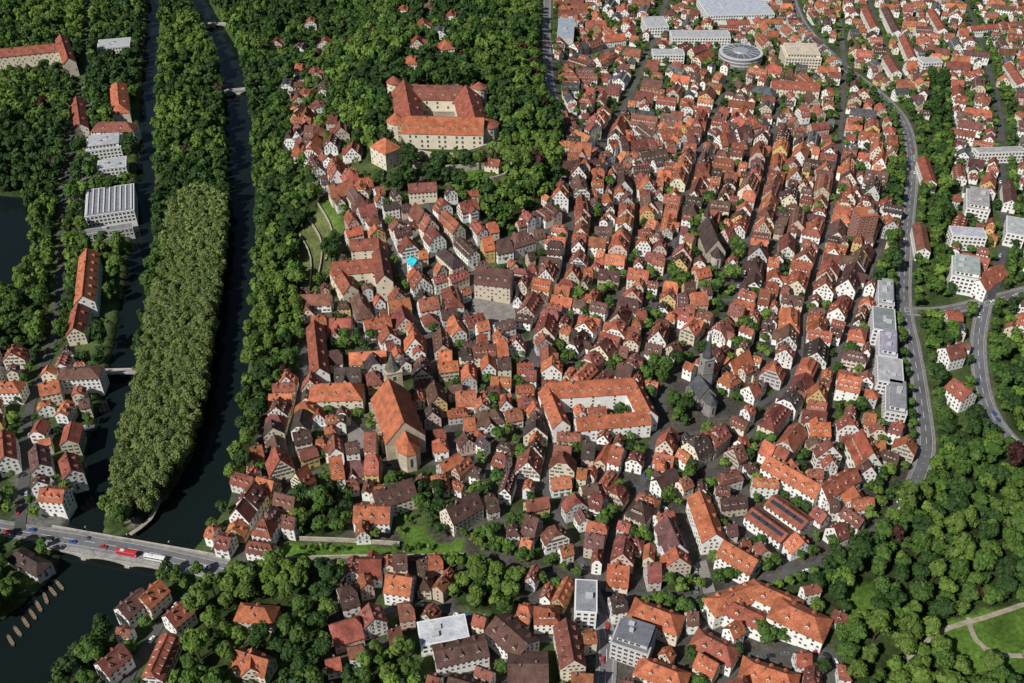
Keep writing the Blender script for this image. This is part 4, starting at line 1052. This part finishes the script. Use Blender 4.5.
# ------------------------------------------------------------------ bridges
def bridge(name, label, p0, p1, width, arches, z, rail=1.1, col=(.42,.39,.34), zb=-6.5):
    a = G(*p0, z); b = G(*p1, z); L = math.hypot(b[0]-a[0], b[1]-a[1]); ang = math.atan2(b[1]-a[1], b[0]-a[0])
    root = empty(name, ((a[0]+b[0])/2, (a[1]+b[1])/2, 0), ang); tag(root, label, 'bridge')
    n = 16*arches; P = []; w = width/2
    pier = min(3.0, L/arches*.25); span = L/arches
    side = []
    for i in range(n+1):
        x = -L/2+L*i/n; f = ((x+L/2) % span)/span if i < n else 1.0
        xx = abs(f-.5)*2; hw = 1-pier/span
        zb_ = z-.9-(abs(zb)-1.5)*(1-math.sqrt(max(0,1-(min(1,xx/hw))**2)))*.6 if xx < hw else zb
        side.append((x, zb_))
    for i in range(n):
        (x0,z0),(x1,z1) = side[i], side[i+1]
        P.append(([(x0,-w,z0),(x1,-w,z1),(x1,-w,z-.02),(x0,-w,z-.02)], STONE, col)); P.append(([(x1,w,z1),(x0,w,z0),(x0,w,z-.02),(x1,w,z-.02)], STONE, col))
        P.append(([(x0,w,z0),(x1,w,z1),(x1,-w,z1),(x0,-w,z0)], STONE, tuple(k*.8 for k in col)))
    obj('arch', mesh_of('arch', P), root)
    obj('deck', mesh_of('deck', box(-L/2-2,L/2+2,-w-.3,w+.3,z-.4,z,STONE,(.3,.29,.28))), root)
    for s in (1,-1):
        y = s*(w+.1); obj('parapet', mesh_of('parapet', box(-L/2-2,L/2+2,y-.2,y+.2,z+.005,z+rail,STONE,col)), root)
    for k in range(1, arches):
        x = -L/2+span*k; obj('pier', mesh_of('pier', [(pts, m, c) for pts, m, c in cyl(x,0,1.9,1.7,zb-1,z-1.2,8,STONE,tuple(q*.9 for q in col))]+box(x-1.4,x+1.4,-w-1.2,w+1.2,zb-1,z-2.4,STONE,col)), root)
    x, y = root.location.x, root.location.y; mark(x, y, ang, L, width)
    return root, L, ang
br, BL, BA = bridge('river_bridge', 'wide pale stone road bridge with arches crossing the river at lower left', (48,537), (222,568), 15, 4, .1)
anchor('river bridge', br.location.x, br.location.y, 0)
bridge('footbridge', 'small arched footbridge over the left river arm', (101,372), (143,371), 4, 1, .8, 1.0, (.5,.47,.42), -3.5)
bridge('footbridge', 'pale footbridge across the main river at the top left', (188,24), (228,24), 5, 2, .8, 1.0, (.5,.47,.42))
bridge('footbridge', 'lower pale footbridge across the main river near the upper woods', (216,92), (260,88), 5, 2, .8, 1.0, (.5,.47,.42))
lm = mesh_of('lamp_post', cyl(0,0,.11,.07,0,6,6,PAINT,(.12,.12,.13))); lh = mesh_of('lamp_head', box(-.2,.2,-.9,.1,5.95,6.15,PAINT,(.5,.5,.5)))
for k in range(8):
    x = -BL/2+8+k*(BL-16)/7; s = 1 if k % 2 else -1; px = br.location.x+x*math.cos(BA)-s*6.9*math.sin(BA); py = br.location.y+x*math.sin(BA)+s*6.9*math.cos(BA)
    r = empty('street_lamp', (px, py, .1), BA+(0 if s > 0 else PI)); tag(r, f"grey street lamp on the bridge, {['first','second','third','fourth'][k//2]} from left along its {'far' if s > 0 else 'near'} parapet", 'street lamp', 'street lamps on the river bridge')
    obj('post', lm, r); obj('lamp_head', lh, r)
# ------------------------------------------------------------------ walls
def wall_line(name, label, px, h, th, col):
    pts = [gp(*p) for p in px]; x0 = sum(p[0] for p in pts)/len(pts); y0 = sum(p[1] for p in pts)/len(pts); z0 = hz0(x0,y0)
    P = []; line = smooth_line(pts, 8)
    for i in range(len(line)-1):
        a, b = line[i], line[i+1]; dx, dy = b[0]-a[0], b[1]-a[1]; l = math.hypot(dx,dy); nx, ny = -dy/l*th/2, dx/l*th/2; za, zb = hz0(*a)-z0, hz0(*b)-z0
        A = (a[0]-x0,a[1]-y0); B = (b[0]-x0,b[1]-y0)
        P.append(([(A[0]-nx,A[1]-ny,za-2),(B[0]-nx,B[1]-ny,zb-2),(B[0]-nx,B[1]-ny,zb+h),(A[0]-nx,A[1]-ny,za+h)][::-1], STONE, col))
        P.append(([(A[0]+nx,A[1]+ny,za-2),(B[0]+nx,B[1]+ny,zb-2),(B[0]+nx,B[1]+ny,zb+h),(A[0]+nx,A[1]+ny,za+h)], STONE, col))
        P.append(([(A[0]-nx,A[1]-ny,za+h),(B[0]-nx,B[1]-ny,zb+h),(B[0]+nx,B[1]+ny,zb+h),(A[0]+nx,A[1]+ny,za+h)], STONE, col))
    o = obj(name, mesh_of(name, P)); o.location = (x0,y0,z0); tag(o, label, 'wall')
wall_line('town_wall', 'long pale stone wall along the foot of the terrace lawn', [(284,561),(340,559),(400,558),(464,557)], 2.5, .8, STONEC)
wall_line('garden_wall', 'pale stone wall along the upper edge of the terrace lawn', [(300,541),(350,543),(400,546)], 3, .7, STONEC)
wall_line('castle_wall', 'stone bastion wall on the slope in front of the castle', [(394,152),(425,160),(455,162),(490,152)], 8, 1.5, SAND)
wall_line('castle_wall', 'lower stone terrace wall between castle gate and bastion', [(400,178),(408,168),(450,172),(496,168)], 6, 1.2, STONEC)
wall_line('castle_wall', 'stone outwork wall at the lower right of the castle', [(490,152),(502,150),(512,166),(504,182),(484,186)], 7, 1.3, STONEC)
for k, (pl, lb) in enumerate([([(318,205),(332,232),(326,262)],'right hand'),([(308,220),(322,245),(318,280)],'middle'),([(300,236),(311,260),(309,292)],'left hand')]):
    wall_line('terrace_wall', f'{lb} stone terrace wall across the hillside gardens left of the seminary', pl, 2.2, .8, STONEC)
# ------------------------------------------------------------------ vehicles
def loft(secs, m, col):
    P = []
    for i in range(len(secs)-1):
        n = len(secs[i])
        for k in range(n):
            P.append(([secs[i][k],secs[i][(k+1)%n],secs[i+1][(k+1)%n],secs[i+1][k]], m, col))
    P.append((list(secs[0])[::-1], m, col)); P.append((list(secs[-1]), m, col)); return P
def car_meshes(col):
    prof = [(-2.15,.62,.78),(-2.0,.85,.86),(-1.2,.92,.9),(.9,.95,.9),(1.7,.85,.86),(2.1,.66,.76)]
    secs = [[(x,-w,.28),(x,w,.28),(x,w*1.02,h*.75),(x,w*.93,h),(x,-w*.93,h),(x,-w*1.02,h*.75)] for x, h, w in prof]
    body = loft(secs, PAINT, col)
    cab = loft([[(-1.75,-.78,.86),(-1.75,.78,.86),(-1.25,.62,1.42),(-1.25,-.62,1.42)],[(1.05,-.8,.9),(1.05,.8,.9),(.35,.64,1.45),(.35,-.64,1.45)]], GLASS, (0,0,0))
    top = box(-1.28,.38,-.63,.63,1.43,1.49,PAINT,col)
    return mesh_of('car_body', body), mesh_of('car_cabin', cab), mesh_of('car_roof', top)
CARC = {'white':(.75,.75,.74),'silver':(.45,.46,.48),'black':(.02,.02,.022),'red':(.4,.03,.025),'blue':(.04,.08,.25),'grey':(.15,.155,.16)}
CARM = {k: car_meshes(c) for k, c in CARC.items()}
wheel = bpy.data.meshes.new('wheel'); bm = bmesh.new(); bmesh.ops.create_cone(bm, cap_ends=True, segments=12, radius1=.32, radius2=.32, depth=.22); bmesh.ops.rotate(bm, verts=bm.verts, cent=(0,0,0), matrix=Matrix.Rotation(PI/2,3,'X')); bm.to_mesh(wheel); bm.free()
a = wheel.attributes.new('Col','FLOAT_COLOR','FACE'); a.data.foreach_set('color', [0.02,.02,.02,1]*len(wheel.polygons)); wheel.materials.append(M_PAINT)
CARS = []
def put_car(x, y, z, ang): CARS.append((x, y, z, ang))
for si, cnt, par in [(0,26,0),(1,6,0),(2,7,0),(3,8,0),(4,7,0),(9,6,1),(13,5,1),(17,5,1),(19,8,1),(31,6,1),(33,7,1),(34,8,1),(32,8,1),(30,14,1),(24,6,1),(42,10,0),(43,8,0),(44,8,0),(27,12,1)]:
    kind, line, w = SMOOTH[si]
    vis = [i for i in range(1,len(line)-1) if 8 < proj(line[i][0],line[i][1],0)[0] < 1016 and 8 < proj(line[i][0],line[i][1],0)[1] < 676]
    if si == 3: vis = [i for i in vis if not (108 < proj(line[i][0],line[i][1],0)[0] < 178)]
    rnd.shuffle(vis)
    for i in vis[:cnt]:
        a, b = line[i], line[i+1]; ang = math.atan2(b[1]-a[1], b[0]-a[0]); s = rnd.choice((1,-1)); off = s*(w/2-1.15 if par else w*.24)
        put_car(a[0]-math.sin(ang)*off, a[1]+math.cos(ang)*off, hz0(*a)+.17+.007*si, ang+(0 if s < 0 else PI))
cu = [proj(*c[:3]) for c in CARS]; rkc = ranker([p[0] for p in cu], [p[1] for p in cu])
for i, (x, y, z, ang) in enumerate(CARS):
    cn = rnd.choice(list(CARC)); b = rkc(i)
    root = empty('car', (x, y, z), ang); tag(root, fit16(f"{cn} car, {b[1]} car {b[2]} the {b[3]}" if b else f"{cn} car on a town street", [' in row']), 'car', 'cars on the streets')
    for nm, me in zip(('body','cabin','car_roof'), CARM[cn]): obj(nm, me, root)
    for wx in (-1.3,1.3):
        for wy in (-.78,.78): obj('wheel', wheel, root, (wx, wy, .32))
def bus(x, y, z, ang, col, label):
    r = empty('bus', (x,y,z), ang); tag(r, label, 'bus')
    obj('body', mesh_of('body', loft([[(q,-1.25*k,.35),(q,1.25*k,.35),(q,1.25*k,2.8),(q,1.05*k,3.05),(q,-1.05*k,3.05),(q,-1.25*k,2.8)] for q, k in ((-6,.96),(-5.8,1),(5.7,1),(6,.94))], PAINT, col)), r)
    for s in (1,-1):
        for k in range(6): obj('side_window', mesh_of('side_window', [([(-5.3+k*1.8,s*1.262,1.5),(-3.7+k*1.8,s*1.262,1.5),(-3.7+k*1.8,s*1.262,2.5),(-5.3+k*1.8,s*1.262,2.5)][::s], GLASS, (0,0,0))]), r)
    obj('windscreen', mesh_of('windscreen', [([(6.01,-1,1.2),(6.01,1,1.2),(6.01,1,2.6),(6.01,-1,2.6)], GLASS, (0,0,0))]), r)
    obj('roof_unit', mesh_of('roof_unit', box(-3.5,-1.2,-.8,.8,3.06,3.3,PAINT,(.6,.6,.6))), r)
    for wx in (-3.6,3.4):
        for wy in (-1.1,1.1): obj('wheel', wheel, r, (wx,wy,.48), 0, (1.5,1.3,1.5))
for u, v, col, lab, off in [(128,553,(.5,.03,.03),'red bus crossing the river bridge',-2.2),(156,558,(.72,.7,.68),'white bus following behind the red bus on the bridge',-2.2)]:
    x, y = G(u, v, .5); dx, dy = x-br.location.x, y-br.location.y; s = dx*math.cos(BA)+dy*math.sin(BA)
    bus(br.location.x+s*math.cos(BA)-math.sin(BA)*off, br.location.y+s*math.sin(BA)+math.cos(BA)*off, .2, BA, col, lab)
def hull(L=9, w=1.0):
    secs = [[(x,-w*k*.7,.0+e),(x,w*k*.7,.0+e),(x,w*k,.55+e),(x,-w*k,.55+e)] for x, k, e in ((-L/2,.35,.3),(-L*.35,.85,.05),(0,1,0),(L*.35,.85,.05),(L/2,.3,.35))]
    return loft(secs, WOOD, (.14,.095,.06))
HULL = mesh_of('hull', hull()); SEAT = mesh_of('bench', box(-.25,.25,-.8,.8,.6,.72,WOOD,(.34,.26,.17)))
BO = [(20,618),(27,610),(33,602),(40,594),(47,587),(54,581),(12,627),(5,636)]
d0 = G(46,590,WZ); d1 = G(22,618,WZ); ba = math.atan2(d1[1]-d0[1], d1[0]-d0[0])
for k, (u, v) in enumerate(sorted(BO, key=lambda p: p[1])):
    x, y = G(u+6, v+5, WZ); r = empty('punt', (x,y,WZ-.12), ba+1.0+rnd.uniform(-.12,.12)); tag(r, f"{['farthest','second farthest','third farthest','fourth farthest','fourth nearest','third nearest','second nearest','nearest'][k]} brown wooden punt moored along the left bank below the bridge", 'boat', 'punts moored on the left bank')
    obj('hull', HULL, r)
    for q in range(4): obj('bench', SEAT, r, (-2.4+q*1.6,0,0))
# ------------------------------------------------------------------ light, sky, camera
sun_dir = Vector((-.60,-.56,.78)).normalized()
w = bpy.data.worlds.new('World'); scn.world = w; w.use_nodes = True; nt = w.node_tree
sky = nt.nodes.new('ShaderNodeTexSky'); sky.sky_type = 'NISHITA'; sky.sun_disc = False
sky.sun_elevation = math.asin(sun_dir.z); sky.sun_rotation = math.atan2(sun_dir.x, sun_dir.y)
nt.links.new(sky.outputs[0], nt.nodes['Background'].inputs[0]); nt.nodes['Background'].inputs[1].default_value = .055
ld = bpy.data.lights.new('sun', 'SUN'); ld.energy = 5.0; ld.angle = math.radians(.5); ld.color = (1,.965,.91)
so = bpy.data.objects.new('sun', ld); C.objects.link(so); so.rotation_euler = sun_dir.to_track_quat('Z','Y').to_euler(); so.location = (-300,200,600)
cd = bpy.data.cameras.new('camera'); cam = bpy.data.objects.new('camera', cd); C.objects.link(cam)
cam.location = (0,0,H); cam.rotation_euler = (PI/2-TH,0,0); cd.sensor_width = 36; cd.lens = 36*F/1024; cd.clip_end = 20000; cd.clip_start = 1
scn.camera = cam
scn.view_settings.view_transform = 'Standard'; scn.view_settings.look = 'None'; scn.view_settings.exposure = 0
